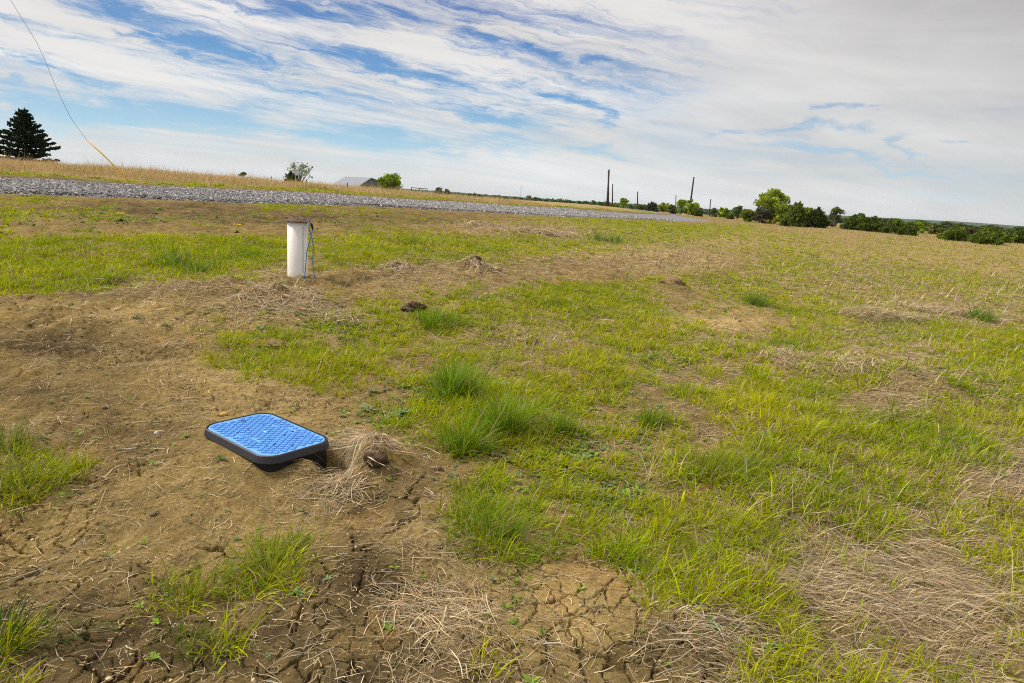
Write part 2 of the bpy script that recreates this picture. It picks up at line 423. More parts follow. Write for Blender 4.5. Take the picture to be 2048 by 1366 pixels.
near_px = [(0,388,16),(300,399,17.5),(560,409.5,20),(700,413,22),(850,419,27),(1000,427,32),(1200,436,48),(1356,443,61),(1436,443.5,84)]
far_px = [(0,358,20),(300,375,22.5),(560,387,25),(700,394,27.5),(850,403,38),(1000,411.5,52),(1200,422.5,79),(1276,427.5,93),(1385,433,100)]
near_w = [at(*q)[:2] for q in near_px]; far_w = [at(*q)[:2] for q in far_px]
near_w.insert(0, near_w[0] + (near_w[0] - near_w[1]) * 3.0); far_w.insert(0, far_w[0] + (far_w[0] - far_w[1]) * 3.0)
near_w.append(np.array([21.0, 100.0])); near_w.append(np.array([14., 118.])); far_w.append(np.array([12., 116.]))
near_w, far_w = np.array(near_w), np.array(far_w)
def polydist(P, X, Y):
    """signed distance to a polyline, positive on its left (the side away from the camera)"""
    best = np.full(X.shape, 1e9); sg = np.ones(X.shape)
    for a, b in zip(P[:-1], P[1:]):
        d = b - a; L2 = d @ d; t = np.clip(((X - a[0]) * d[0] + (Y - a[1]) * d[1]) / L2, 0, 1)
        ex, ey = X - a[0] - t * d[0], Y - a[1] - t * d[1]; q = np.hypot(ex, ey); m = q < best
        best = np.where(m, q, best); sg = np.where(m, np.sign(d[0] * ey - d[1] * ex), sg)
    return best * sg
def cover(X, Y, Z):
    """green cover, dry cover, kind of ground 0..1 at points on the land"""
    u, v = project(X, Y, Z)
    r = np.hypot(X, Y); nf = 1.0 / (0.35 + 0.05 * r)
    wob = fbm(X, Y, 2.2, 3, .6, 5.0); wob2 = fbm(X, Y, 2.2, 3, .6, 55.0)
    amp = np.clip(40 / (1 + r * 0.25), 3, 25)
    g = lookup(GG, u + wob * amp * 1.6, v + wob2 * amp * 0.6); d = lookup(DD, u + wob2 * amp * 1.6, v + wob * amp * 0.6)
    g = g - .13 * ((v < 472) & (r > 12)); g = np.clip(g, 0, 1)
    dn = polydist(near_w, X, Y); df = polydist(far_w, X, Y)
    beyond = (df > 0) & (Y > 12)
    wv = fbm(X, Y, 0.35, 3, .5, 2.0) * 1.6
    gb = np.clip((df - 1.5 + wv * 1.0) / 0.8, 0, 1) * np.clip((5.2 + wv * 3.5 - df) / 2.5, 0, 1) * 0.9
    db = np.clip((df - 2.8 + wv) / 2.5, 0, 1) * 0.95
    g = np.where(beyond, gb + 0.08, g); d = np.where(beyond, db + .04, d)
    onroad = (dn > -0.1) & (df < 0.15) & (Y > 10)
    g = np.where(onroad, 0, g); d = np.where(onroad, 0, d)
    lx, ly = boxlocal(X, Y); nb = np.clip(np.maximum(np.abs(lx) - .32, np.abs(ly) - .21) / 0.10, 0, 1)
    return g * nb, d * nb, df, onroad, r
def height(X, Y, cracks=True, full=False):
    X = np.asarray(X, float); Y = np.asarray(Y, float)
    z = base_z(X, Y); r = np.hypot(X, Y)
    g, d, df, onroad, _ = cover(X, Y, z)
    lx, ly = boxlocal(X, Y); nb = np.clip(np.maximum(np.abs(lx) - .30, np.abs(ly) - .19) / 0.25, 0.12, 1)
    soil = np.clip(1 - g * 1.6, 0, 1)
    rough = 0.070 * fbm(X, Y, 0.9, 3, .5, 1.0) + (0.026 + .030 * np.clip((r - 4) / 4, 0, 1)) * fbm(X, Y, 3.2, 4, .6, 7.0) * (0.4 + soil) + 0.008 * fbm(X, Y, 20, 3, .6, 3.0) * (0.3 + soil)
    rough = rough + np.clip(r / 25, 0, 2) * 0.05 * fbm(X, Y, 0.3, 3, .5, 11.0) * (r < 120)
    u_, v_ = project(X, Y, z); crust = np.exp(-np.minimum(((u_ - 1150) / 230) ** 2 + ((v_ - 1240) / 140) ** 2, 30))
    rough = rough * nb * np.where(onroad, 0.15, 1) * (1 - .65 * crust)
    z = z + rough
    for bx, by, br, bh in BUMPS:
        dd = ((X - bx) ** 2 + (Y - by) ** 2) / (br * br); z = z + bh * np.exp(-np.minimum(dd, 30))
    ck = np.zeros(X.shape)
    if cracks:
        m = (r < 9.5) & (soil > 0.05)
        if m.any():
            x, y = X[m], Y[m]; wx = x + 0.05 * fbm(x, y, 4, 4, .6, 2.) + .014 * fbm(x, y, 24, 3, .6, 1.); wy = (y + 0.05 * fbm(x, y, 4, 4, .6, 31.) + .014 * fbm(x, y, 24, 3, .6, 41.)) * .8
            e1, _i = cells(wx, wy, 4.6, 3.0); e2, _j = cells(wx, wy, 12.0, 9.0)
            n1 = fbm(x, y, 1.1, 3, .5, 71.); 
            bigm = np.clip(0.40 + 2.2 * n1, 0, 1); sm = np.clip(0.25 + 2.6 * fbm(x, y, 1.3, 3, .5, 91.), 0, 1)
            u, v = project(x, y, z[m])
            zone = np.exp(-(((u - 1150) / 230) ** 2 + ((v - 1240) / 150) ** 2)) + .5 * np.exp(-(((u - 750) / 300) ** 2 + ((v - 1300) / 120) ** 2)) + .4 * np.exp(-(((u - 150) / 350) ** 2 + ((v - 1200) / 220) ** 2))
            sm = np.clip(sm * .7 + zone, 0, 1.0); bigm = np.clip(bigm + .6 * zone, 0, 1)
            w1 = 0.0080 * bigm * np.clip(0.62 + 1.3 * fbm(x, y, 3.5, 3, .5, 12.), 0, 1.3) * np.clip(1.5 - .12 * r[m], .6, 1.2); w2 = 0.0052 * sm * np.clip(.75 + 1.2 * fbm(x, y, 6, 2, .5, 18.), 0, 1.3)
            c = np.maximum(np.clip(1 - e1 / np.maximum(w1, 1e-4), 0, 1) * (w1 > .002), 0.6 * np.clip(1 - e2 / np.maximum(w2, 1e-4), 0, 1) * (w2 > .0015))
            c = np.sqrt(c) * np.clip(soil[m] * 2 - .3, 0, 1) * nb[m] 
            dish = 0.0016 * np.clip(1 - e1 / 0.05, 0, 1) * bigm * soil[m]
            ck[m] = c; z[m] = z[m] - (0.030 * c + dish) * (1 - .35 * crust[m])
    return (z, g, d, df, onroad, r, ck) if full else z

# ground sheet: a fan, finest at the camera's feet, reaching the horizon
OX, OY = 0.0, -1.0
rs = [2.3]
while rs[-1] < 4500:
    r = rs[-1]; k = 0.0014 if r < 5.2 else 0.0021 if r < 9 else (0.0034 if r < 22 else (0.006 if r < 130 else 0.05)); rs.append(r * (1 + k))
rs = np.array(rs); azs = np.radians(np.linspace(-46, 46, 1180))
def fan(rs, azs):
    Rg, Ag = np.meshgrid(rs, azs, indexing='ij'); X = OX + Rg * np.sin(Ag); Y = OY + Rg * np.cos(Ag); return X, Y
def gridq(n, m):
    i = np.arange(n - 1)[:, None] * m + np.arange(m - 1)[None, :]; i = i.ravel()
    return np.stack([i, i + 1, i + m + 1, i + m], 1)[:, ::-1]
TONE = [(740,1150,110,50,-.8),(770,1010,100,50,-.7),(100,690,150,28,-.7),(60,790,140,18,-.5),(250,590,220,14,-.35),(1000,525,300,9,-.4),(820,1335,130,45,-.7),(1440,1275,170,70,-.8),(150,870,150,60,-.5),(250,1290,420,120,-.55),(200,1000,250,90,-.15),(900,1340,300,60,-.35),(1600,1200,300,200,-.3),
        (1130,1230,190,110,.8),(120,1090,130,50,.3),(250,620,200,30,.4),(430,760,160,60,.5),(60,1340,90,60,.1),(700,1300,80,50,.5),(900,600,140,30,.4),(1250,500,250,25,.4),
        (1420,645,150,25,.7),(280,415,300,14,-.5),(650,435,350,16,-.5),(880,1010,110,60,.25),(560,830,160,50,.4),(1330,650,60,14,.5),(1500,1100,200,60,-.2),(300,960,140,40,.3)]
def ground_colour(X, Y, z, g, d, df, onroad, r, ck):
    u, v = project(X, Y, z)
    t = 0.5 * fbm(X, Y, 1.3, 4, .55, 8.) + 0.35 * fbm(X, Y, 9, 3, .6, 4.)
    for x, y, a, b, s in TONE:
        q = ((u - x) / a) ** 2 + ((v - y) / b) ** 2; t = t + s * np.exp(-np.minimum(q, 30)) * 0.8
    t = np.clip(0.36 + t * 0.62, 0, 1)[..., None]
    dark = np.array([.085, .060, .029]); mid = np.array([.255, .178, .066]); light = np.array([.46, .335, .135])
    c = np.where(t < .5, dark + (mid - dark) * t * 2, mid + (light - mid) * (t - .5) * 2)
    oc = np.clip(fbm(X, Y, 2.3, 3, .5, 33.) * 2.2 - .45, 0, 1)[..., None]; c = c * (1 - oc * .6) + np.array([.34, .20, .06]) * oc * .6
    far = np.clip((r - 9) / 22, 0, 1)
    gw = np.clip(g * 2.2 - .6, 0, 1) * (0.25 + 0.36 * far); gc = np.array([.15, .17, .026]) + np.array([.05, .03, .008]) * fbm(X, Y, .5, 3, .5, 14.)[..., None]
    c = c * (1 - gw[..., None]) + gc * gw[..., None]
    dw = np.clip(d * 1.3 - .15, 0, 1) * (0.35 + .45 * far); c = c * (1 - dw[..., None]) + np.array([.32, .235, .10]) * dw[..., None]
    sb = np.clip(1.3 - np.abs(df - 0.7) / 1.2, 0, 1) * (Y > 10); c = c * (1 - sb[..., None] * .7) + np.array([.11, .075, .04]) * sb[..., None] * .7
    dist = np.clip((r - 150) / 250, 0, 1)[..., None]; c = c * (1 - dist) + np.array([.13, .15, .05]) * dist
    crack_shade = np.clip(ck * 1.3, 0, 1)[..., None]; c = c * (1 - .55 * crack_shade)      # shade inside the cracks, painted into the soil colour
    return c
gm = bpy.data.materials.new('soil'); gm.use_nodes = True; t = gm.node_tree; n = NT(t); b = t.nodes['Principled BSDF']
b.inputs['Roughness'].default_value = 0.95; b.inputs['Specular IOR Level'].default_value = 0.03
pos = t.nodes.new('ShaderNodeTexCoord').outputs['Object']
ga = t.nodes.new('ShaderNodeAttribute'); ga.attribute_name = 'Col'
n1 = n.noise(pos, 55, 6, 0.7); n2 = n.noise(pos, 9, 5, 0.6); n3 = n.noise(pos, 210, 3, 0.7)
vo = t.nodes.new('ShaderNodeTexVoronoi'); vo.inputs['Scale'].default_value = 75; n.put(vo.inputs['Vector'], pos)
vsp = n.sep(vo.outputs['Color'])
speck = n.m('MULTIPLY', n.smooth(vo.outputs['Distance'], .30, .16), n.smooth(vsp[0], .80, .84))
f = n.m('MAXIMUM', n.m('MULTIPLY_ADD', n1, 2.2, n.m('MULTIPLY_ADD', n2, 1.5, n.m('MULTIPLY_ADD', n3, 1.6, -1.42))), 0.22)
colr = n.v('MULTIPLY', ga.outputs['Color'], n.comb(f, f, f))
colr = n.mix(n.m('MULTIPLY', speck, 0.7), colr, (.58, .44, .22, 1))
n.put(b.inputs['Base Color'], colr)
bp = t.nodes.new('ShaderNodeBump'); bp.inputs['Strength'].default_value = 0.9; bp.inputs['Distance'].default_value = 0.014
n.put(bp.inputs['Height'], n.m('ADD', n.m('ADD', n1, n.m('MULTIPLY', n3, .5)), n.m('MULTIPLY', speck, .35))); n.put(b.inputs['Normal'], bp.outputs[0])

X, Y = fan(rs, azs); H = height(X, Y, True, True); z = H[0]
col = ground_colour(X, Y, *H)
V = np.stack([X, Y, z], -1).reshape(-1, 3); Q = gridq(*X.shape); cc = col.reshape(-1, 3)
# the rest of the circle and the patch under the camera, coarser
parts = [(V, Q, cc)]
def more(rs2, az2):
    X, Y = fan(rs2, az2); H = height(X, Y, False, True); c = ground_colour(X, Y, *H)
    parts.append((np.stack([X, Y, H[0]], -1).reshape(-1, 3), gridq(*X.shape), c.reshape(-1, 3)))
more(np.geomspace(2.3, rs[-1], 220), np.radians(np.linspace(46, 314, 140)))
more(np.geomspace(0.02, 2.3, 60), np.radians(np.linspace(-46, 314, 241)))
off = 0; VV, QQ, CC = [], [], []
for v_, q_, c_ in parts: VV.append(v_); QQ.append(q_ + off); CC.append(c_); off += len(v_)
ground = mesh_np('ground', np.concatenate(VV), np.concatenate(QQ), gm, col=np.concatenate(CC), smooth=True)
tag(ground, kind='structure')
del VV, QQ, CC, parts, V, Q, X, Y, H, z, col, cc

# ------------------------------------------------------------------ gravel road
def resample(P, n):
    s = np.r_[0, np.cumsum(np.hypot(*np.diff(P, axis=0).T))]; t_ = np.linspace(0, s[-1], n)
    return np.stack([np.interp(t_, s, P[:, 0]), np.interp(t_, s, P[:, 1])], 1)
def smoothp(P, k=40):
    for _ in range(k): P[1:-1] = .25 * P[:-2] + .5 * P[1:-1] + .25 * P[2:]
    return P
def match(P, Qp, n):
    """points of the far edge, near edge resampled by the same share of length"""
    return smoothp(resample(P, n)), smoothp(resample(Qp, n))
nr, fr = match(near_w, far_w, 900)
tt = np.linspace(0, 1, 46)
RX = nr[:, None, 0] * (1 - tt) + fr[:, None, 0] * tt; RY = nr[:, None, 1] * (1 - tt) + fr[:, None, 1] * tt
edge = np.minimum(tt, 1 - tt) * 6; prof = np.clip(edge / .35, 0, 1); prof = prof * prof * (3 - 2 * prof)
wob = 0.35 * fbm(RX, RY, 1.2, 3, .6, 21.)
RZ = base_z(RX, RY) + np.clip(prof[None, :] + wob * (1 - prof[None, :]), 0, 1) * 0.085 - 0.03 + 0.018 * fbm(RX, RY, 6, 3, .6, 1.)
rm = bpy.data.materials.new('gravel'); rm.use_nodes = True; t = rm.node_tree; n = NT(t); b = t.nodes['Principled BSDF']; b.inputs['Roughness'].default_value = .85
pos = t.nodes.new('ShaderNodeTexCoord').outputs['Object']
vo = t.nodes.new('ShaderNodeTexVoronoi'); vo.inputs['Scale'].default_value = 17; n.put(vo.inputs['Vector'], pos); sp = n.sep(vo.outputs['Color'])
n.put(b.inputs['Base Color'], n.mix(0.5, n.ramp(sp[0], [(0, (.10, .10, .11)), (.5, (.26, .25, .26)), (1, (.5, .47, .45))]), n.ramp(n.noise(pos, 2.0, 4), [(.3, (.12, .115, .115)), (.7, (.22, .21, .205))])))
bp = t.nodes.new('ShaderNodeBump'); bp.inputs['Strength'].default_value = 1; bp.inputs['Distance'].default_value = .04; n.put(bp.inputs['Height'], vo.outputs['Distance']); bp.invert = True; n.put(b.inputs['Normal'], bp.outputs[0])
road = mesh_np('gravel_road', np.stack([RX, RY, RZ], -1).reshape(-1, 3), gridq(900, 46), rm, smooth=True); tag(road, kind='structure')
# flip if facing down
if road.data.polygons[5000].normal.z < 0: road.data.flip_normals()
if ground.data.polygons[5000].normal.z < 0: ground.data.flip_normals()

# loose stones lying on it
ico = np.array([[0,0,1],[.89,0,.45],[.28,.85,.45],[-.72,.53,.45],[-.72,-.53,.45],[.28,-.85,.45],[.72,.53,-.45],[-.28,.85,-.45],[-.89,0,-.45],[-.28,-.85,-.45],[.72,-.53,-.45],[0,0,-1]])
icof = np.array([[0,1,2],[0,2,3],[0,3,4],[0,4,5],[0,5,1],[1,6,2],[2,7,3],[3,8,4],[4,9,5],[5,10,1],[6,7,2],[7,8,3],[8,9,4],[9,10,5],[10,6,1],[11,7,6],[11,8,7],[11,9,8],[11,10,9],[11,6,10]])
octa = np.array([[1,0,.1],[0,1,-.1],[-1,0,.1],[0,-1,-.1],[0,0,1],[0,0,-1.]]); octf = np.array([[0,1,4],[1,2,4],[2,3,4],[3,0,4],[1,0,5],[2,1,5],[3,2,5],[0,3,5]])
def stones(P, size, colr, rng, flat=.65, shape=None):
    sv, sf = shape if shape is not None else (ico, icof); kv = len(sv)
    n_ = len(P); base = sv[None] * (1 + rng.normal(0, .25, (n_, kv, 1))) ; base = base * size[:, None, None] * np.stack([1 + rng.normal(0, .2, n_), 1 + rng.normal(0, .2, n_), np.full(n_, flat)], 1)[:, None, :]
    a = rng.random(n_) * 6.28; c_, s_ = np.cos(a)[:, None], np.sin(a)[:, None]
    x = base[..., 0] * c_ - base[..., 1] * s_; y = base[..., 0] * s_ + base[..., 1] * c_
    Vs = np.stack([x, y, base[..., 2]], -1) + P[:, None, :]; F_ = sf[None] + (np.arange(n_) * kv)[:, None, None]
    return Vs.reshape(-1, 3), F_.reshape(-1, 3), np.repeat(colr, kv, axis=0)
stm = bpy.data.materials.new('stone'); stm.use_nodes = True; t = stm.node_tree; n = NT(t); b = t.nodes['Principled BSDF']; b.inputs['Roughness'].default_value = .8
sa_ = t.nodes.new('ShaderNodeAttribute'); sa_.attribute_name = 'Col'; n.put(b.inputs['Base Color'], sa_.outputs['Color'])
rng = np.random.default_rng(11)
k_ = 120000; s_ = rng.random(k_) ** 1.35; lat = rng.random(k_) * 1.04 - .02
seg = np.r_[0, np.cumsum(np.hypot(*np.diff(nr, axis=0).T))]; i_ = np.interp(3 + s_ * 60, seg, np.arange(900)); i0 = np.clip(i_.astype(int), 0, 898); ff = (i_ - i0)[:, None]
A_ = nr[i0] * (1 - ff) + nr[i0 + 1] * ff; B_ = fr[i0] * (1 - ff) + fr[i0 + 1] * ff; P2 = A_ * (1 - lat[:, None]) + B_ * lat[:, None]
pe = np.clip(np.minimum(lat, 1 - lat) * 6 / .35, 0, 1); pz = base_z(P2[:, 0], P2[:, 1]) + (pe * pe * (3 - 2 * pe)) * .085 - .02
sz = np.clip(rng.lognormal(math.log(.018), .40, k_), .008, .05) * (1 + s_ * 1.2)
tone = np.clip(rng.lognormal(math.log(.215), .6, k_), .03, .6)[:, None] * np.array([1, .945, .90]) * (1 + rng.normal(0, .03, (k_, 3)))
Vs, Fs, Cs = stones(np.c_[P2, pz], sz, tone, rng, .7, (octa, octf))
gv = mesh_np('gravel', Vs, Fs, stm, col=Cs); tag(gv, 'loose grey crushed stone covering the road surface', 'gravel', kind='stuff')

# ------------------------------------------------------------------ blades, straw, leaves as ribbons
def ribbons(Pp, Wd, side, colr):
    """Pp (n,k,3) centre lines, Wd (n,k) half widths, side (n,3)/(n,k,3), colr (n,k,3)"""
    n_, k, _ = Pp.shape
    if side.ndim == 2: side = side[:, None, :]
    Lf = Pp - side * Wd[..., None]; Rt = Pp + side * Wd[..., None]
    Vs = np.stack([Lf, Rt], 2).reshape(-1, 3)
    b_ = (np.arange(n_) * 2 * k)[:, None] + (np.arange(k - 1) * 2)[None, :]; b_ = b_.ravel()
    Qs = np.stack([b_, b_ + 1, b_ + 3, b_ + 2], 1)
    return Vs, Qs, np.repeat(colr, 2, axis=1).reshape(-1, 3)
class RB:
    def __init__(s): s.V = []; s.Q = []; s.C = []; s.o = 0
    def add(s, V, Q, C_): s.V.append(V); s.Q.append(Q + s.o); s.C.append(C_); s.o += len(V)
    def build(s, name, mat, parent=None, loc=None):
        V = np.concatenate(s.V)
        if loc is not None: V = V - np.array(loc)
        return mesh_np(name, V, np.concatenate(s.Q), mat, parent, np.concatenate(s.C), loc=loc)
def blades(rb, P, L, w, lean, curl, azi, c0, c1, k, rng, droop=0.0):
    n_ = len(P); tt = np.linspace(0, 1, k)[None, :]
    ang = lean[:, None] + curl[:, None] * tt                     # angle from vertical along the blade
    ds = L[:, None] / (k - 1); am = ang
    hx = np.concatenate([np.zeros((n_, 1)), np.cumsum(np.sin(am[:, :-1]) * ds, 1)], 1)
    hz = np.concatenate([np.zeros((n_, 1)), np.cumsum(np.cos(am[:, :-1]) * ds, 1)], 1)
    Pp = np.stack([P[:, None, 0] + hx * np.sin(azi)[:, None], P[:, None, 1] + hx * np.cos(azi)[:, None], P[:, None, 2] + hz], -1)
    tw = azi + math.pi / 2 + rng.normal(0, .7, n_); side = np.stack([np.sin(tw), np.cos(tw), rng.normal(0, .25, n_)], 1)
    Wd = w[:, None] * (1 - tt ** 1.8 * .93)
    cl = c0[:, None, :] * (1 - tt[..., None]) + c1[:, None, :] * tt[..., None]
    rb.add(*ribbons(Pp, Wd, side, cl))

GREENS = np.array([[.38, .455, .005], [.48, .50, .008], [.19, .32, .005]])
DRIES = np.array([[.52, .40, .22], [.43, .31, .155], [.62, .50, .32], [.34, .25, .15]])
def sector(n_, r0, r1, rng, a0=-41, a1=41):
    r = np.sqrt(rng.random(n_) * (r1 * r1 - r0 * r0) + r0 * r0); a = np.radians(rng.random(n_) * (a1 - a0) + a0)
    return r * np.sin(a), r * np.cos(a)
def green_zone(rb, r0, r1, tufts, per, L0, w0, k, seed, hscale=1.0):
    rng = np.random.default_rng(seed); area = .5 * math.radians(82) * (r1 * r1 - r0 * r0); m = int(area * tufts)
    X, Y = sector(m, r0, r1, rng); z = base_z(X, Y); g, d, df, onroad, r = cover(X, Y, z)
    pn = .6 * fbm(X, Y, 3.0 / (1 + r * .03), 4, .7, 6.) + .6 * fbm(X, Y, 7.5 / (1 + r * .06), 2, .6, 46.); q_ = np.clip((g + 1.15 * pn * np.clip(g * 3, 0, 1) - .285) / .36, 0, 1); thr = q_ * q_ * (3 - 2 * q_) * .92 + .10 * g
    keep = (rng.random(m) < np.clip(thr, 0, 1)) & (g > .03) & ~onroad; X, Y, g, d, df, r, pn = X[keep], Y[keep], g[keep], d[keep], df[keep], r[keep], pn[keep]
    m = len(X); tall = np.clip(.55 + g * .7 + pn * .8, .3, 1.7) * rng.lognormal(0, .22, m)
    hue = fbm(X, Y, .9, 3, .5, 44.) * 1.3 - .08 + rng.normal(0, .42, m) * (1 if r1 < 13 else .55)
    per_n = rng.poisson(per, m) + 3; idx = np.repeat(np.arange(m), per_n); nb = len(idx)
    spread = 0.035 * (1 + r[idx] * .06) ; a = rng.random(nb) * 6.283; q = np.sqrt(rng.random(nb)) * spread
    bx, by = X[idx] + q * np.cos(a), Y[idx] + q * np.sin(a); bz = height(bx, by, False) - .004
    L = L0 * tall[idx] * rng.lognormal(0, .28, nb); w = w0 * rng.lognormal(0, .25, nb)
    lean = np.abs(rng.normal(.72, .38, nb)); curl = np.abs(rng.normal(.95, .6, nb)); wind = np.radians(70)
    azi = np.arctan2(np.cos(a) * q / spread + .35 * math.sin(wind) + rng.normal(0, .5, nb), np.sin(a) * q / spread + .45 * math.cos(wind) + rng.normal(0, .5, nb))
    h = np.clip(hue[idx] + rng.normal(0, .18, nb), -1, 1)[:, None]
    c = np.where(h > 0, GREENS[0] + (GREENS[1] - GREENS[0]) * h, GREENS[0] + (GREENS[2] - GREENS[0]) * -h)
    c = c * (rng.lognormal(0, .16, m)[idx] * rng.lognormal(0, .18, nb))[:, None]
    dead = rng.random(nb) < (.07 + .22 * d[idx]); red = rng.random(nb) < .035
    dc = DRIES[rng.integers(0, 4, nb)] * rng.lognormal(0, .15, nb)[:, None]
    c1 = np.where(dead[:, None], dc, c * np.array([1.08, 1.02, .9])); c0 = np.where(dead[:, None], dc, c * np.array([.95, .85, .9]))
    c1 = np.where(red[:, None], np.array([.22, .08, .03]), c1)
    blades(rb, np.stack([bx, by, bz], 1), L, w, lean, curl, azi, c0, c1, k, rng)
    return nb
lm = leaf_material('grass_blade', .42, rough=.6, spec=.08)
dm = leaf_material('dry_stalk', .15, rough=.8, spec=.08)
rb = RB(); tot = 0
tot += green_zone(rb, 1.6, 3.2, 700, 11, .074, .0021, 5, 21)
tot += green_zone(rb, 3.2, 6.0, 560, 11, .066, .0026, 4, 22)
tot += green_zone(rb, 6.0, 12., 380, 10, .052, .0038, 3, 23)
tot += green_zone(rb, 12., 26., 110, 10, .048, .0070, 3, 24)
tot += green_zone(rb, 26., 60., 17, 9, .058, .016, 3, 25)
tot += green_zone(rb, 60., 120., 2.4, 7, .09, .034, 3, 26)
print('green blades', tot)
tag(rb.build('grass', lm), 'short yellowish green grass growing in uneven patches across the field', 'grass', kind='stuff')

# dry stalks: thatch lying down, combed by flow, plus some standing
def dry_zone(rb, r0, r1, dens, L0, w0, k, seed, stand=.08):
    rng = np.random.default_rng(seed); area = .5 * math.radians(82) * (r1 * r1 - r0 * r0); m = int(area * dens)
    X, Y = sector(m, r0, r1, rng); z = base_z(X, Y); g, d, df, onroad, r = cover(X, Y, z)
    pn = fbm(X, Y, 2.6 / (1 + r * .03), 3, .6, 16.); p = np.clip(d ** 1.25 * 1.15 + pn * .6 * np.clip(d * 2, 0, 1) * (d > .2), 0, 1)
    keep = (rng.random(m) < p) & ~onroad; X, Y, d, r, g = X[keep], Y[keep], d[keep], r[keep], g[keep]; m = len(X)
    flow = math.radians(115) + 1.6 * fbm(X, Y, .55, 2, .5, 61.); dd = np.clip(d, 0, 1)
    azi = flow + rng.normal(0, .28 + .9 * (1 - dd), m) + math.pi * (rng.random(m) < .3)
    L = L0 * rng.lognormal(0, .45, m) * (.62 + .45 * dd); zz = height(X, Y, False)
    st = rng.random(m) < stand * (.3 + g)
    tt = np.linspace(0, 1, k)[None, :]
    bend = rng.normal(0, .30, m)[:, None] * tt + rng.normal(0, .07, (m, k)); A = azi[:, None] + bend
    ds = (L / (k - 1))[:, None]
    pit = np.where(st, rng.normal(1.0, .25, m), rng.normal(.07, .10, m))[:, None] + rng.normal(0, .04, (m, k)) - tt * np.where(st, .7, .12)[:, None]
    hx = np.concatenate([np.zeros((m, 1)), np.cumsum(np.cos(pit[:, :-1]) * np.sin(A[:, :-1]) * ds, 1)], 1)
    hy = np.concatenate([np.zeros((m, 1)), np.cumsum(np.cos(pit[:, :-1]) * np.cos(A[:, :-1]) * ds, 1)], 1)
    hz = np.concatenate([np.zeros((m, 1)), np.cumsum(np.sin(pit[:, :-1]) * ds, 1)], 1)
    px = X[:, None] + hx; py = Y[:, None] + hy; lift = (rng.random(m) ** 2 * .035 * (.2 + dd))[:, None] * np.where(st, 0, 1)[:, None]
    gz = height(px, py, False) if m < 400000 else zz[:, None]
    pz = np.where(st[:, None], zz[:, None] + hz, np.maximum(gz + .002 + lift * np.sin(tt * 3.0 + .2), zz[:, None] + hz * .6 + lift * .3))
    side = np.stack([np.cos(A), -np.sin(A), rng.normal(0, .3, (m, k))], -1)
    w = (w0 * rng.lognormal(0, .35, m))[:, None] * (1 - tt ** 2 * .6)
    c = DRIES[rng.integers(0, 4, m)] * rng.lognormal(-.02, .2, m)[:, None]; gry = rng.random(m) < .12; c = np.where(gry[:, None], c.mean(1, keepdims=True) * np.array([1.0, .90, .70]), c)
    rb.add(*ribbons(np.stack([px, py, pz], -1), w, side, np.repeat(c[:, None, :], k, 1))); return m
rb = RB(); tot = 0
tot += dry_zone(rb, 1.6, 3.2, 4300, .11, .0009, 6, 31, .12)
tot += dry_zone(rb, 3.2, 6.0, 2900, .14, .0013, 5, 32, .14)
tot += dry_zone(rb, 6.0, 12., 1300, .15, .0020, 4, 33, .14)
tot += dry_zone(rb, 12., 26., 280, .20, .0044, 4, 34, .14)
print('dry', tot)
tag(rb.build('dry_straw', dm), 'flattened beige dead grass and straw lying over the soil', 'straw', kind='stuff')
# upright dry grass of the bank beyond the road and of the far field
def tall_dry(rb, seed, n_, r0, r1, L0, w0, sel, dens_fn):
    rng = np.random.default_rng(seed); X, Y = sector(n_, r0, r1, rng, -43, 43); z = base_z(X, Y); g, d, df, onroad, r = cover(X, Y, z)
    p = dens_fn(g, d, df, X, Y, r) ; keep = (rng.random(n_) < p) & ~onroad; X, Y, df, r = X[keep], Y[keep], df[keep], r[keep]; m = len(X)
    P = np.stack([X, Y, height(X, Y, False)], 1); patch = fbm(X, Y, .5, 3, .5, 19.)
    L = L0 * rng.lognormal(0, .35, m) * (1 + patch * 1.3); c = np.array([.60, .44, .23] if seed == 41 else [.42, .32, .14]) * (1 + .45 * patch)[:, None] * rng.lognormal(0, .12, m)[:, None]
    gr = rng.random(m) < np.clip(.12 + .9 * fbm(X, Y, .25, 3, .5, 29.), 0, .8); c = np.where(gr[:, None], np.array([.26, .28, .05]), c)
    blades(rb, P, L, w0 * rng.lognormal(0, .3, m) * (.5 + r / r1), np.abs(rng.normal(.35, .3, m)), np.abs(rng.normal(.7, .4, m)), rng.normal(math.radians(80), 1.3, m), c * .9, c * 1.05, 3, rng)
    return m
rb = RB()
a = tall_dry(rb, 41, 950000, 20, 75, .21, .0055, None, lambda g, d, df, X, Y, r: np.where(df > 0, np.clip((df - 3.0 + 1.5 * fbm(X, Y, .35, 3, .5, 2.)) / 3, 0, 1) * .9, 0) * np.clip(60 / r, .3, 1))
a += tall_dry(rb, 42, 420000, 14, 120, .10, .011, None, lambda g, d, df, X, Y, r: np.where((df <= 0) & (X > 0), np.clip(d * 1.5 - .35, 0, 1), 0))
print('tall dry', a)
tag(rb.build('dry_field_grass', dm), 'knee high brown dry grass on the bank and far field', 'dry grass', kind='stuff')

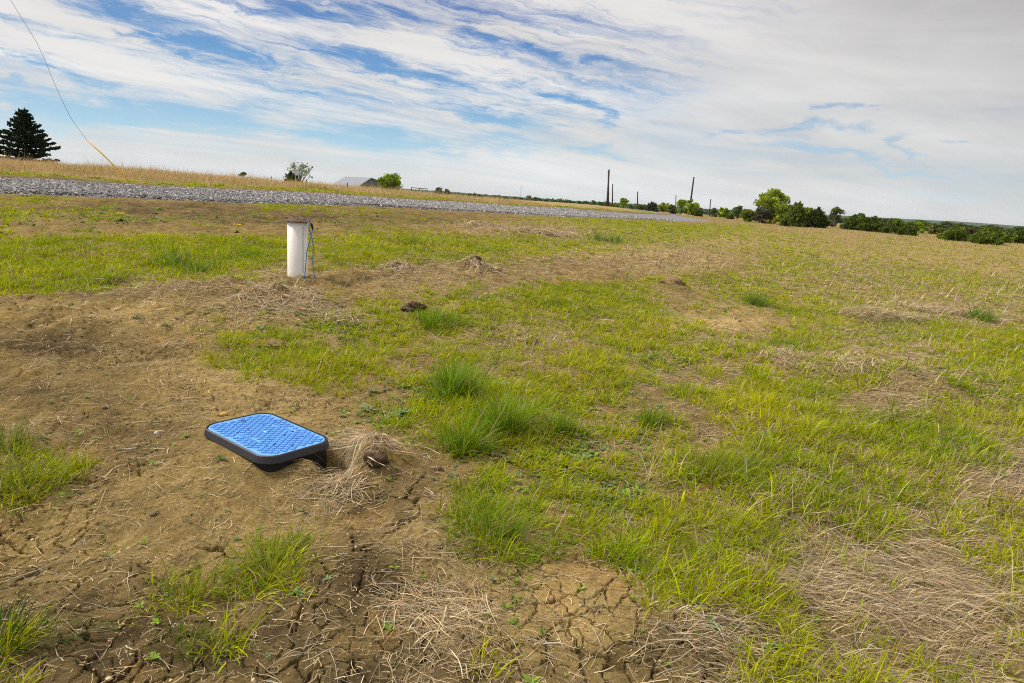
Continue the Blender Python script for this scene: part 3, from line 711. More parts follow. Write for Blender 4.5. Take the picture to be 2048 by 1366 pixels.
# tiny debris on the bare soil
rng = np.random.default_rng(51); m = 26000; X, Y = sector(m, 1.6, 8, rng); u_ = rng.random(m)
keep = u_ < np.clip(2.6 / np.hypot(X, Y) ** 1.0, 0, 1); X, Y = X[keep], Y[keep]; m = len(X)
lx, ly = boxlocal(X, Y); keep = (np.abs(lx) > .335) | (np.abs(ly) > .225); X, Y = X[keep], Y[keep]; m = len(X)
A = rng.random(m) * 6.28; L = rng.lognormal(math.log(.022), .6, m); tt = np.linspace(-.5, .5, 4)[None, :]; A2_ = A[:, None] + rng.normal(0, .7, m)[:, None] * tt
px, py = X[:, None] + L[:, None] * tt * np.sin(A2_), Y[:, None] + L[:, None] * tt * np.cos(A2_); pz = height(px, py, False) + .003 + rng.random((m, 1)) * .004
c = DRIES[rng.integers(0, 4, m)] * rng.lognormal(0, .25, m)[:, None]
rb = RB(); rb.add(*ribbons(np.stack([px, py, pz], -1), np.full((m, 4), .0009) * rng.lognormal(0, .3, (m, 1)), np.stack([np.cos(A2_), -np.sin(A2_), 0 * A2_], -1), np.repeat(c[:, None], 4, 1)))
tag(rb.build('plant_litter', dm), 'tiny bits of dead stems scattered on bare cracked soil', 'plant litter', kind='stuff')
m = 16000; X, Y = sector(m, 1.6, 7, rng); z = height(X, Y, False); g, d, df, _o, r = cover(X, Y, z); k2 = g < .25; X, Y, z = X[k2], Y[k2], z[k2]; m = len(X)
ton = np.where(rng.random(m)[:, None] < .45, np.array([.50, .38, .20]), np.array([.20, .14, .065])) * rng.lognormal(0, .25, m)[:, None]
Vs, Fs, Cs = stones(np.stack([X, Y, z + .0005], 1), np.clip(rng.lognormal(math.log(.0028), .45, m), .0015, .012), ton, rng)
m = 5200; X, Y = sector(m, 1.7, 11, rng); z = height(X, Y, False); g, d, df, _o, r = cover(X, Y, z); lx, ly = boxlocal(X, Y)
k2 = (g < .22) & (fbm(X, Y, 1.5, 3, .5, 23.) > -.05) & ((np.abs(lx) > .36) | (np.abs(ly) > .25)); X, Y, z = X[k2], Y[k2], z[k2]; m = len(X)
ton = np.array([.20, .14, .058]) * rng.lognormal(0, .35, (m, 1))
V2, F2, C2 = stones(np.stack([X, Y, z - .001], 1), np.clip(rng.lognormal(math.log(.0075), .5, m), .004, .030), ton, rng, .6)
Fs = np.concatenate([Fs, F2 + len(Vs)]); Vs = np.concatenate([Vs, V2]); Cs = np.concatenate([Cs, C2])
tag(mesh_np('soil_crumbs', Vs, Fs, stm, col=Cs), 'small crumbs and pebbles of dry clay on bare soil', 'soil crumbs', kind='stuff')
# ------------------------------------------------------------------ low broad-leaved weeds
def rosette(rb, P, rad, nl, c, rng, up=.35, wr=.20, k=5):
    """leaves radiating from one point; arrays P (m,3), rad (m,), nl leaves each, c (m,3)"""
    m = len(P); idx = np.repeat(np.arange(m), nl); n_ = len(idx)
    azi = rng.random(n_) * 6.283; L = rad[idx] * rng.uniform(.55, 1.1, n_); pit = np.clip(rng.normal(up, .25, n_), .02, 1.2)
    tt = np.linspace(0, 1, k)[None, :]; A = pit[:, None] * (1 - 1.1 * tt); ds = (L / (k - 1))[:, None]
    hr = np.concatenate([np.zeros((n_, 1)), np.cumsum(np.cos(A[:, :-1]) * ds, 1)], 1); hz = np.concatenate([np.zeros((n_, 1)), np.cumsum(np.sin(A[:, :-1]) * ds, 1)], 1)
    b_ = P[idx]; Pp = np.stack([b_[:, None, 0] + hr * np.sin(azi)[:, None], b_[:, None, 1] + hr * np.cos(azi)[:, None], b_[:, None, 2] + .004 + hz], -1)
    prof = np.interp(np.linspace(0, 1, k), [0, .35, .65, .9, 1], [.25, .8, 1, .5, .05])[None, :]
    side = np.stack([np.cos(azi), -np.sin(azi), rng.normal(0, .15, n_)], 1)
    cl = (c[idx] * rng.lognormal(0, .14, (n_, 1)))[:, None, :] * (1 + .15 * tt[..., None])
    rb.add(*ribbons(Pp, (L * wr)[:, None] * prof, side, cl))
wm = leaf_material('weed_leaf', .3, rough=.5, spec=.15)
WEED = [(1130,960,110,50,1.0),(1210,1000,60,40,.9),(1060,930,60,40,.6),(640,655,80,20,.8),(130,435,150,14,.9),(330,445,120,8,.6),(800,780,50,25,.7),(760,840,40,25,.5),
        (1150,800,70,25,.6),(1010,770,60,20,.5),(1270,870,40,30,.6),(700,640,60,16,.6),(560,640,60,16,.4),(1180,900,90,30,.6),(1420,620,80,14,.7),(1340,720,60,25,.6),
        (600,445,200,10,.5),(900,800,60,60,.3),(1000,440,150,10,.5),(1650,560,120,12,.4),(1920,760,80,50,.3)]
rng = np.random.default_rng(61); rb = RB()
for (r0, r1, dens, rad, nl, kk) in [(1.6, 4.2, 2400, .021, 6, 4), (4.2, 8, 1000, .028, 6, 4), (8, 22, 90, .05, 6, 3)]:
    m = int(.5 * math.radians(82) * (r1 * r1 - r0 * r0) * dens); X, Y = sector(m, r0, r1, rng); z = base_z(X, Y); u, v = project(X, Y, z)
    p = .015 * np.ones(m)
    for x, y, a, b, s in WEED: p = p + s * np.exp(-np.minimum(((u - x) / a) ** 2 + ((v - y) / b) ** 2, 30))
    p = p * np.clip(.6 + 1.6 * fbm(X, Y, 4, 3, .5, 77.), 0, 1.3) * (cover(X, Y, z)[3] == 0); keep = rng.random(m) < p
    X, Y = X[keep], Y[keep]; m = len(X); c = np.array([.19, .29, .03]) * rng.lognormal(0, .25, (m, 1)); gy = rng.random(m) < .25
    c[gy] = np.array([.20, .26, .12]) * rng.lognormal(0, .1, (gy.sum(), 1))
    rosette(rb, np.stack([X, Y, height(X, Y, False)], 1), rad * rng.lognormal(0, .35, m), nl, c, rng, up=.55, wr=.19, k=kk)
tag(rb.build('low_weeds', wm), 'low leafy green weeds creeping in mats among the grass', 'weeds', kind='stuff')

def ground_pt(x, y):
    p = hit(x, y); return np.array([p[0], p[1], float(height(np.array([p[0]]), np.array([p[1]]), False)[0])])

# single rosette weeds
ROS = [(1005,772,.085,18,(.26,.33,.17),'grey green leaf rosette behind the tall dark grass tussock'),
       (735,828,.075,16,(.30,.36,.22),'pale grey green rosette between the blue lid and the tall tussock'),
       (748,787,.055,14,(.24,.31,.16),'small pale rosette on bare soil behind the blue lid'),
       (903,961,.045,11,(.17,.25,.12),'dark green little rosette on soil right of the straw clump'),
       (868,969,.030,9,(.30,.36,.22),'tiny pale seedling on soil next to a darker little rosette'),
       (800,840,.085,16,(.20,.30,.10),'leafy green weed left of the tall dark grass tussock'),
       (590,1196,.040,9,(.16,.28,.07),'light green three lobed seedling by the near grass tuft'),
       (1425,1290,.055,9,(.15,.25,.07),'single broad leaved seedling near the bottom edge beside dark soil'),
       (1545,1315,.050,10,(.13,.22,.05),'broad leaved seedling under straw at the bottom of the field'),
       (960,600,.10,14,(.13,.26,.05),'tall dandelion like leaves standing behind the upright dry stems'),
       (1120,985,.060,13,(.15,.24,.07),'dark leaf rosette at the left edge of the weed mat'),
       (1250,775,.07,14,(.14,.23,.05),'dense green leafy plant beyond the tall tussock on the right')]
rng = np.random.default_rng(62)
for (x, y, rad, nl, c, lab) in ROS:
    p = ground_pt(x, y); rb = RB(); rosette(rb, p[None], np.array([rad]), nl, np.array([c]) * .9, rng, up=.45, wr=.17, k=6)
    tag(rb.build('rosette_plant', wm, loc=p), lab, 'weed', 'single leafy weeds on bare soil')

# grass tussocks
def tussock(x, y, n_, L, spread, c, lab, w=.0023, lean=.32, k=6):
    p = ground_pt(x, y); rng = np.random.default_rng(int(x * 7 + y)); a = rng.random(n_) * 6.283; q = rng.random(n_) ** .75 * spread * 1.45 * (1 + .35 * np.sin(a * 2 + x) + .25 * np.sin(a * 3 + y))
    X, Y = p[0] + q * np.cos(a), p[1] + q * np.sin(a); P = np.stack([X, Y, height(X, Y, False) - .005], 1)
    azi = np.arctan2(np.cos(a) + .35 + rng.normal(0, .7, n_), np.sin(a) + rng.normal(0, .7, n_))
    cc = np.array([c]) * rng.lognormal(0, .2, (n_, 1)) * (1 + rng.normal(0, .06, (n_, 3))); dd = rng.random(n_) < .08; cc[dd] = DRIES[0] * .9
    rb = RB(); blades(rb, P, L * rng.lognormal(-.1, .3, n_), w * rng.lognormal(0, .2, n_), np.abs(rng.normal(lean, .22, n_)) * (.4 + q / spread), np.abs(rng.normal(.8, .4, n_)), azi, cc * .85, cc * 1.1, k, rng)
    tag(rb.build('grass_tussock', lm, loc=p), lab, 'grass tussock', 'grass tussocks in the field')
DG = (.19, .33, .012); YG = (.20, .27, .025)
tussock(905,800,640,.29,.10,DG,'tallest dark green grass tussock in the middle of the field')
tussock(925,905,420,.20,.08,(.20,.32,.015),'dark green tussock nearest the tiny pale rosettes right of the lid')
tussock(1000,868,560,.23,.10,(.21,.33,.015),'spreading dark green tussock to the right of the tallest one')
tussock(1300,850,240,.15,.06,(.20,.30,.02),'thin arching tussock on pale soil right of the tall tussocks')
tussock(1120,870,260,.13,.06,(.20,.30,.02),'low dark tussock between the tall tussocks and pale soil',)
tussock(870,655,420,.16,.12,DG,'round dark green tussock behind bare soil near the dirt clod')
tussock(1512,612,420,.22,.13,(.17,.27,.025),'blue green tussock beside the pale bare patch on the right',.0026)
tussock(345,528,150,.26,.14,(.19,.31,.03),'upright blue green tussock in the lawn strip left of the pipe',.0045,.15)
tussock(395,540,130,.20,.12,(.18,.29,.03),'smaller leaning tussock beside the upright blue green one',.004)
tussock(1195,482,100,.34,.22,(.16,.26,.05),'blue green weedy tuft behind the pale straw strip',.007,.15)
tussock(1235,486,80,.30,.2,(.16,.26,.05),'second blue green tuft right of the straw strip',.007,.2)
tussock(545,1145,240,.13,.12,(.26,.31,.025),'yellow green tuft on cracked soil below the blue lid',.0016,.5)
tussock(370,1195,200,.13,.09,(.24,.28,.025),'sparse yellow green tuft on cracked soil at lower left',.0016,.45)
tussock(60,985,330,.17,.16,(.23,.28,.025),'wide green tuft at the left edge of the foreground soil',.0017,.5)
tussock(15,900,200,.16,.09,(.18,.23,.03),'small bright tuft at the far left behind the wide one',.0017,.4)
tussock(985,1085,620,.14,.15,(.22,.31,.02),'bright grass tuft between bare soil and the weed mat',.0019,.55)
tussock(830,490,160,.22,.2,(.26,.31,.025),'yellow green tuft in front of the road behind dirt mounds',.006,.3)
tussock(385,1305,140,.10,.07,(.18,.23,.025),'small tuft among deep soil cracks near the bottom left',.0015,.5)
tussock(20,1300,260,.12,.10,(.09,.15,.03),'dark tuft in the bottom left corner',.0016,.5)
tussock(1430,955,420,.15,.14,(.28,.33,.025),'yellow green clump at the edge of the dense grass on the right',.0018,.45)
tussock(1960,640,420,.24,.16,(.18,.29,.02),'deep green tuft at the right edge beside matted dry grass',.003,.4)

# clumps of dead grass
def straw_clump(x, y, n_, L, spread, az0, azs_, h, lab, w=.0011, name='dry_grass_clump', arch=1.0, c0=None):
    p = ground_pt(x, y); rng = np.random.default_rng(int(x * 3 + y)); a = rng.random(n_) * 6.283; q = np.sqrt(rng.random(n_)) * spread
    X, Y = p[0] + q * np.cos(a), p[1] + q * np.sin(a) * .8; k = 8; tt = np.linspace(0, 1, k)[None, :]; back = .5 if h < .05 else .12
    LL = L * rng.lognormal(0, .35, n_); azi = rng.normal(math.radians(az0), math.radians(azs_), n_)
    A = azi[:, None] + rng.normal(0, .35, (n_, 1)) * tt + np.cumsum(rng.normal(0, .06, (n_, k)), 1); ds = (LL / (k - 1))[:, None]
    px = X[:, None] + np.cumsum(np.sin(A) * ds, 1) - np.sin(A[:, :1]) * (ds + back * LL[:, None]); py = Y[:, None] + np.cumsum(np.cos(A) * ds, 1) - np.cos(A[:, :1]) * (ds + back * LL[:, None])
    gz = height(px, py, False); top = (rng.random((n_, 1)) * h)
    pz = gz + .003 + top * (.25 + np.sin(tt * math.pi * (.75 + .4 * rng.random((n_, 1))) + .25).clip(0, 1) * arch) * (1 - tt * .5)
    c = DRIES[rng.integers(0, 4, n_)] * rng.lognormal(-.03, .32, n_)[:, None]
    side = np.stack([np.cos(A), -np.sin(A), rng.normal(0, .3, (n_, k))], -1)
    rb = RB(); rb.add(*ribbons(np.stack([px, py, pz], -1), (w * rng.lognormal(0, .3, n_))[:, None] * (1 - .6 * tt ** 2), side, np.repeat(c[:, None], k, 1)))
    tag(rb.build(name, dm, loc=p), lab, 'dry grass clump', 'heaps of dead grass')
straw_clump(752,915,560,.17,.085,232,34,.060,'pale dry grass clump draped over a small mound beside the blue lid')
straw_clump(690,990,240,.12,.09,230,60,.03,'loose straw spilling down below the dry clump by the lid')
straw_clump(880,1225,330,.12,.21,105,60,.022,'flat heap of pale straw on cracked soil at bottom centre',.0010)
straw_clump(560,608,560,.24,.42,100,90,.05,'dry straw heap on the soil in front of the white pipe',.0022)
straw_clump(700,640,300,.20,.30,110,90,.04,'straw strewn over dirt right of the heap near the pipe',.0020)
straw_clump(800,540,200,.24,.24,130,90,.045,'straw over the dirt mound just right of the pipe',.0032)
straw_clump(960,545,200,.24,.26,120,90,.05,'straw over the second dirt mound beyond the clod',.0032)
straw_clump(1080,468,420,.8,.9,100,60,.16,'long pale strip of cut straw lying behind the grass',.006)
straw_clump(960,458,220,.7,.5,90,70,.18,'left end of the pale straw strip with stalks sticking up',.006)
straw_clump(1750,640,1300,.34,.6,110,34,.10,'large combed mat of dead grass on the right slope',.0019)
straw_clump(1880,625,1200,.36,.55,105,34,.11,'matted ridge of dead grass near the right edge',.0020)
straw_clump(1640,730,800,.22,.55,80,80,.07,'tangled pale dead grass among green on the right',.0016)
straw_clump(1850,1170,950,.15,.36,118,26,.035,'thick beige straw mat combed sideways at lower right',.0008)
straw_clump(1720,1190,550,.14,.28,112,28,.035,'beige straw mat meeting green grass at lower right',.0008)
# upright dry stems
def stalks(x, y, n_, L, spread, lab, w=.0016, lean=.2):
    p = ground_pt(x, y); rng = np.random.default_rng(int(x + y * 5)); X, Y = p[0] + rng.normal(0, spread, n_), p[1] + rng.normal(0, spread * .8, n_)
    P = np.stack([X, Y, height(X, Y, False)], 1); c = DRIES[rng.integers(0, 3, n_)] * rng.lognormal(.05, .12, n_)[:, None]; rb = RB()
    blades(rb, P, L * rng.uniform(.6, 1.15, n_), np.full(n_, w), np.abs(rng.normal(lean, .15, n_)), np.abs(rng.normal(.25, .3, n_)), rng.random(n_) * 6.28, c, c, 6, rng)
    tag(rb.build('dry_stalks', dm, loc=p), lab, 'dry stalks', 'upright dry stems')
stalks(1080,700,60,.28,.22,'tall dry upright stems standing in green grass at centre',.0022)
stalks(92,785,5,.13,.012,'forked pale dry stalk standing alone on bare soil',.0022,.12)
stalks(84,708,3,.15,.015,'pale dry stalk on the dark dirt ridge at left',.0024,.35)
stalks(498,899,7,.06,.012,'short cut straw stubs against the black box side',.0016,.12)
stalks(1560,1040,40,.20,.12,'long pale stems sticking up from the lower right grass',.0014,.5)
stalks(1630,1130,36,.22,.12,'leaning straw coloured stems beside the lower right mat',.0014,.6)
stalks(1300,960,14,.22,.05,'dry seed stems arching over the weed mat',.0014,.6)
stalks(650,575,6,.16,.06,'thin dry stems at the foot of the white pipe',.002,.4)
stalks(215,565,10,.30,.12,'bent dry stems at the left lawn edge',.003,.5)

# clods and pebbles
def lump(name, x, y, r, flat, mat, lab, cat, seed, amp=.3, zoff=0.0, grp=None):
    p = ground_pt(x, y); mb = MB(); n1_, n2_ = 28, 20; rng = random.Random(seed); ph = [rng.random() * 6 for _ in range(6)]
    rings = []
    for i in range(1, n2_):
        th = math.pi * i / n2_; ring = []
        for j in range(n1_):
            a = 2 * math.pi * j / n1_; d = Vector((math.sin(th) * math.cos(a), math.sin(th) * math.sin(a), -math.cos(th)))
            f = 1 + amp * (float(perlin(np.array([d.x * 1.6 + ph[0] + d.z]), np.array([d.y * 1.6 + ph[1]]))[0]) + .5 * float(perlin(np.array([d.x * 4 + ph[2]]), np.array([d.y * 4 + d.z * 4]))[0]) + .3 * float(perlin(np.array([d.x * 9 + ph[3]]), np.array([d.y * 9 + d.z * 9]))[0]))
            ring.append((d.x * r * f, d.y * r * f, d.z * r * flat * f + zoff))
        rings.append(ring)
    mb.loft(rings); o = mb.build(name, mat, smooth=True, loc=p); tag(o, lab, cat, grp); return o
clodm = material('dark_clay', (.085, .055, .03), .95, .45, 60, .9)
tanclod = material('tan_clay', (.24, .165, .07), .95, .35, 60, .9)
lump('dirt_clod', 832, 625, .11, .55, clodm, 'dark brown dirt clod sitting in green grass', 'dirt clod', 1, .75, .01)
lump('dirt_clod', 548, 690, .11, .38, tanclod, 'small tan dirt hump in the grass left of centre', 'dirt clod', 2, .5, -.02)
lump('dirt_clod', 1345, 578, .20, .5, tanclod, 'tan crumbly clod beside a small green tuft on the right', 'dirt clod', 3, .45)
lump('dirt_clod', 950, 540, .09, .6, clodm, 'dark clod crowned with dead grass on the far dirt mound', 'dirt clod', 4, .45, .03)
lump('dirt_clod', 748, 958, .06, .7, clodm, 'dark clod under the pale dry clump beside the lid', 'dirt clod', 6, .5, -.02)
lump('white_pebble', 313, 874, .012, .9, material('pale_stone', (.62, .58, .6), .6, .05), 'small round white pebble on soil left of the lid', 'pebble', 5, .08, .006)
lump('ochre_stone', 448, 837, .020, .7, material('ochre_stone', (.62, .40, .13), .9, .15, 40), 'ochre lump of clay behind the left corner of the lid', 'stone', 7, .3, .008)

# dandelions
ym = material('yellow_petal', (.75, .55, .02), .6, .1); stemm = material('green_stem', (.12, .2, .04), .6, .1)
for x, y, lab in [(243,442,'yellow dandelion near the left end of the dirt strip'), (475,463,'yellow dandelion at the lawn edge left of the pipe'), (755,433,'yellow dandelion between pipe and road')]:
    p = ground_pt(x, y); e = tag(empty('dandelion', p), lab, 'flower', 'yellow dandelions near the road')
    mb = MB(); mb.tube([(0, 0, 0), (.01, 0, .06), (.015, .01, .11)], .004, 6); mb.build('stem', stemm, e)
    mb = MB()
    for i in range(3):
        cx, cy = (i - 1) * .05, .02 * (i % 2); mb.loft([[(cx + r_ * math.cos(a / 12 * 6.283), cy + r_ * math.sin(a / 12 * 6.283), .11 + zz) for a in range(12)] for r_, zz in ((.006, 0), (.020, .010), (.022, .02), (.010, .034))])
    mb.build('flower_head', ym, e, True)
    rb = RB(); rosette(rb, np.zeros((1, 3)), np.array([.12]), 12, np.array([[.12, .22, .04]]), rng); rb.build('leaves', wm, e)

# ------------------------------------------------------------------ the water meter box
lidm = material('blue_plastic', (.08, .30, .71), .45, .18, 30, 0, 0, .5)
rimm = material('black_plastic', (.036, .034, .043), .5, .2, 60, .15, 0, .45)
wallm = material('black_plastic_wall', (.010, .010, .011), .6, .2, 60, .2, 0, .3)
def rr(hx, hy, r, z, n_=10):
    out = []
    for cx, cy, a0 in ((hx - r, hy - r, 0), (-hx + r, hy - r, 90), (-hx + r, -hy + r, 180), (hx - r, -hy + r, 270)):
        for i in range(n_ + 1):
            a = math.radians(a0 + 90 * i / n_); out.append((cx + r * math.cos(a), cy + r * math.sin(a), z))
    return out
box = tag(empty('water_meter_box', (BOXC[0], BOXC[1], BOXZ), BOXR), 'black plastic meter box with bright blue lid sunk in bare soil', 'meter box')
mb = MB()
mb.loft([rr(.299, .187, .078, -.014, 16), rr(.3005, .1885, .08, -.001, 16), rr(.3045, .1925, .086, 0, 16), rr(.310, .198, .092, -.004, 16), rr(.318, .206, .100, -.036, 16), rr(.316, .204, .100, -.040, 16), rr(.303, .191, .085, -.041, 16)], False, False)
mb.build('rim', rimm, box)
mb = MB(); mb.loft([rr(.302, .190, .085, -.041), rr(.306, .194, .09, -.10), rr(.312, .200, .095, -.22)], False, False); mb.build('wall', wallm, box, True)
HX, HY = .296, .184
mb = MB(); mb.loft([rr(HX, HY, .078, -.02), rr(HX, HY, .078, -.0055), rr(HX - .002, HY - .002, .077, -.0035)], True, True)
lid = mb.build('lid', material('dusty_blue_plastic', (.15, .39, .78), .5, .18, 40, 0, 0, .35), box)
def tolocal(x, y):
    d = ray(x, y); p = d * BOXZ / d[2]; dx, dy = p[0] - BOXC[0], p[1] - BOXC[1]; return dx * cB + dy * sB, -dx * sB + dy * cB
def zoomxy(x, y): return tolocal(400 + x / 7.585, 810 + y / 7.585)
plates = [zoomxy(1285, 342), zoomxy(705, 488)]
pads = MB(); e1 = math.radians(42); e2 = math.radians(127); p1 = np.array([math.cos(e1), math.sin(e1)]); p2 = np.array([math.cos(e2), math.sin(e2)])
for i in range(-16, 17):
    for j in range(-16, 17):
        c = p1 * i * .0292 + p2 * j * .0292
        if (abs(c[0]) > HX - .018 or abs(c[1]) > HY - .018): continue
        qx, qy = abs(c[0]) - (HX - .078), abs(c[1]) - (HY - .078)
        if qx > 0 and qy > 0 and math.hypot(qx, qy) > .063: continue
        if any(abs(c[0] - q[0]) < .078 and abs(c[1] - q[1]) < .020 for q in plates): continue
        def quad(s, z): return [(*(c + p1 * a * s + p2 * b_ * s), z) for a, b_ in ((-1, -1), (1, -1), (1, 1), (-1, 1))]
        pads.loft([quad(.0106, -.0036), quad(.0102, .0004), quad(.0088, .0014)], True, False)
pads.build('tread_pattern', lidm, lid)
for q in plates:
    mb = MB(); mb.box((q[0], q[1], -.0022), (.066, .0095, .0012))
    for i in range(16): mb.box((q[0] - .056 + i * .0075, q[1], -.0006), (.0022, .0048 if i % 3 else .0035, .0006))
    mb.build('raised_plate', lidm, lid)
darkb = material('dark_blue_recess', (.012, .04, .16), .7, .1)
mb = MB(); q = zoomxy(655, 242)
kh = []
for a in range(16):
    t_ = a / 16 * 2 * math.pi; kh.append((q[0] + .016 * math.cos(t_) * (1 + .25 * math.cos(2 * t_)), q[1] + .010 * math.sin(t_) * (1 + .2 * math.cos(t_))))
mb.loft([[(x, y, -.004) for x, y in kh], [(x, y, .0018) for x, y in kh]]); mb.build('key_hole', darkb, lid)
for x, y in [(1145,268),(1165,258),(960,303),(972,294),(725,360),(571,415),(843,553),(1410,400),(1050,530),(1063,519),(1130,600),(1143,590),(1020,632),(1300,462),(1285,450),(1410,612),(1460,508),(1560,478)]:
    q = zoomxy(x, y); mb = MB(); mb.loft([[(q[0] + .0042 * math.cos(a / 8 * 6.283), q[1] + .0042 * math.sin(a / 8 * 6.283), zz) for a in range(8)] for zz in (-.004, .0018)]); mb.build('drain_hole', darkb, lid)
mb = MB(); q = zoomxy(985, 405); mb.loft([[(q[0] + r_ * math.cos(a / 14 * 6.283), q[1] + r_ * math.sin(a / 14 * 6.283), zz) for a in range(14)] for r_, zz in ((.0075, -.003), (.0075, .0016), (.005, .0024))]); mb.build('bolt', material('bright_bolt', (.7, .72, .7), .4, .1, 50), lid)

# ------------------------------------------------------------------ the white pipe
pb = at(592.5, 557, 8.24); PZ = float(height(np.array([pb[0]]), np.array([pb[1] + .05]), False)[0])
pipe = tag(empty('white_pipe', (pb[0], pb[1] + .05, PZ)), 'short white plastic pipe upright in dirt with brown cap and blue wires', 'pipe')
pvc = material('white_pvc', (.82, .785, .72), .45, .03, 6, 0, 0, .35)
topz = at(592.5, 444, 8.24)[2] - PZ; R_ = .118
def circ(r, z, n_=48, cx=0, cy=0): return [(cx + r * math.cos(2 * math.pi * a / n_), cy + r * math.sin(2 * math.pi * a / n_), z) for a in range(n_)]
mb = MB(); mb.loft([circ(R_, -.25), circ(R_, topz), circ(R_ - .008, topz), circ(R_ - .008, topz - .1)], True, False); body = mb.build('pipe_body', pvc, pipe, True)
ink = material('grey_ink', (.25, .27, .29), .6, .1); mb = MB(); ia = math.radians(-40)
for i in range(62):
    zz = topz - .05 - i * (topz - .10) / 62; hw = .006 if i % 3 else .009
    vs = []
    for s_, dz_ in ((-1, 0), (1, 0), (1, .0045), (-1, .0045)): a = ia + s_ * hw / R_; vs.append(((R_ + .0006) * math.cos(a), (R_ + .0006) * math.sin(a), zz + dz_))
    mb.add(vs, [(0, 1, 2, 3)])
mb.build('printed_line', ink, body)
capm = material('weathered_rust_cap', (.16, .10, .072), .9, .4, 35, .8)
mb = MB(); mb.loft([circ(.122, topz + .002, 24), circ(.140, topz + .001, 24), circ(.141, topz + .010, 24), circ(.116, topz + .026, 24), circ(.090, topz + .046, 24), circ(.075, topz + .050, 24), circ(.010, topz + .052, 24), circ(.006, topz + .064, 24)])
for i, v in enumerate(mb.v): mb.v[i] = (v[0] * (1 + .03 * math.sin(i * 1.7)), v[1] * (1 + .03 * math.cos(i * 2.3)), v[2] + .003 * math.sin(i * 2.9))
mb.build('cap', capm, pipe)
def pl(x, y, dY=0.0):
    p = at(x, y, pb[1] + .05 + dY); return (p[0] - pb[0], p[1] - pb[1] - .05, p[2] - PZ)
bw = material('blue_wire', (.01, .24, .50), .45, .1); blk = material('black_rubber', (.02, .02, .022), .5, .1)
def zp(x, y, dY=0.0): return pl(540 + x / 6.83, 400 + y / 6.83, dY)
mb = MB(); mb.tube([zp(530, 285, -.05), zp(535, 390, -.07), zp(552, 460, -.08), zp(575, 530, -.07), zp(592, 640, -.06), zp(586, 780, -.06), zp(585, 900, -.07), zp(603, 1020, -.1), zp(626, 1125, -.12)], .0055, 8); mb.build('wire', bw, pipe, True)
mb = MB(); mb.tube([zp(583, 405, -.05), zp(570, 450, -.08), zp(550, 520, -.10), zp(525, 620, -.13), zp(500, 720, -.14), zp(492, 850, -.145), zp(480, 980, -.15), zp(472, 1105, -.17)], .0055, 8); mb.build('wire', bw, pipe, True)
mb = MB(); mb.tube([zp(528, 262, -.03), zp(552, 320, -.04), zp(565, 335, -.04)], .005, 8); mb.tube([zp(553, 318, -.04), zp(572, 345, -.05), zp(580, 378, -.05), zp(583, 408, -.05)], [.012, .017, .014, .006], 10)
mb.build('wire_connector', blk, pipe, True)

# ------------------------------------------------------------------ guy wire by the road
ap = hit(259, 366.5); az_ = base_z(ap[0], ap[1]); gw = tag(empty('guy_wire', (ap[0], ap[1], float(az_))), 'thin steel guy wire with yellow plastic guard anchored beside the gravel road', 'guy wire')
def gp(x, y): p = at(x, y, ap[1]); return (p[0] - ap[0], 0, p[2] - float(az_))
wirem = material('steel_cable', (.07, .07, .08), .5, .1, 50, 0, .6); yel = material('yellow_guard', (.78, .46, .03), .45, .05); galv = material('galvanised', (.4, .41, .42), .45, .1, 40, 0, .7)
mb = MB(); mb.tube([gp(-22, -95), gp(0, -48), gp(21, 0), gp(49, 45), gp(74.5, 87), gp(93, 128), gp(109, 167), gp(126, 205), gp(142, 236), gp(157, 258), gp(173, 279), gp(180, 286)], .0052, 6); mb.build('cable', wirem, gw, True)
mb = MB(); mb.tube([gp(173, 279), gp(205, 308.5), gp(219, 322), gp(232, 336), gp(246, 349), gp(257, 363)], .020, 8); mb.build('guard', yel, gw, True)
mb = MB(); mb.tube([gp(256, 361), gp(260, 368.5)], .012, 6); mb.build('anchor_rod', galv, gw, True)

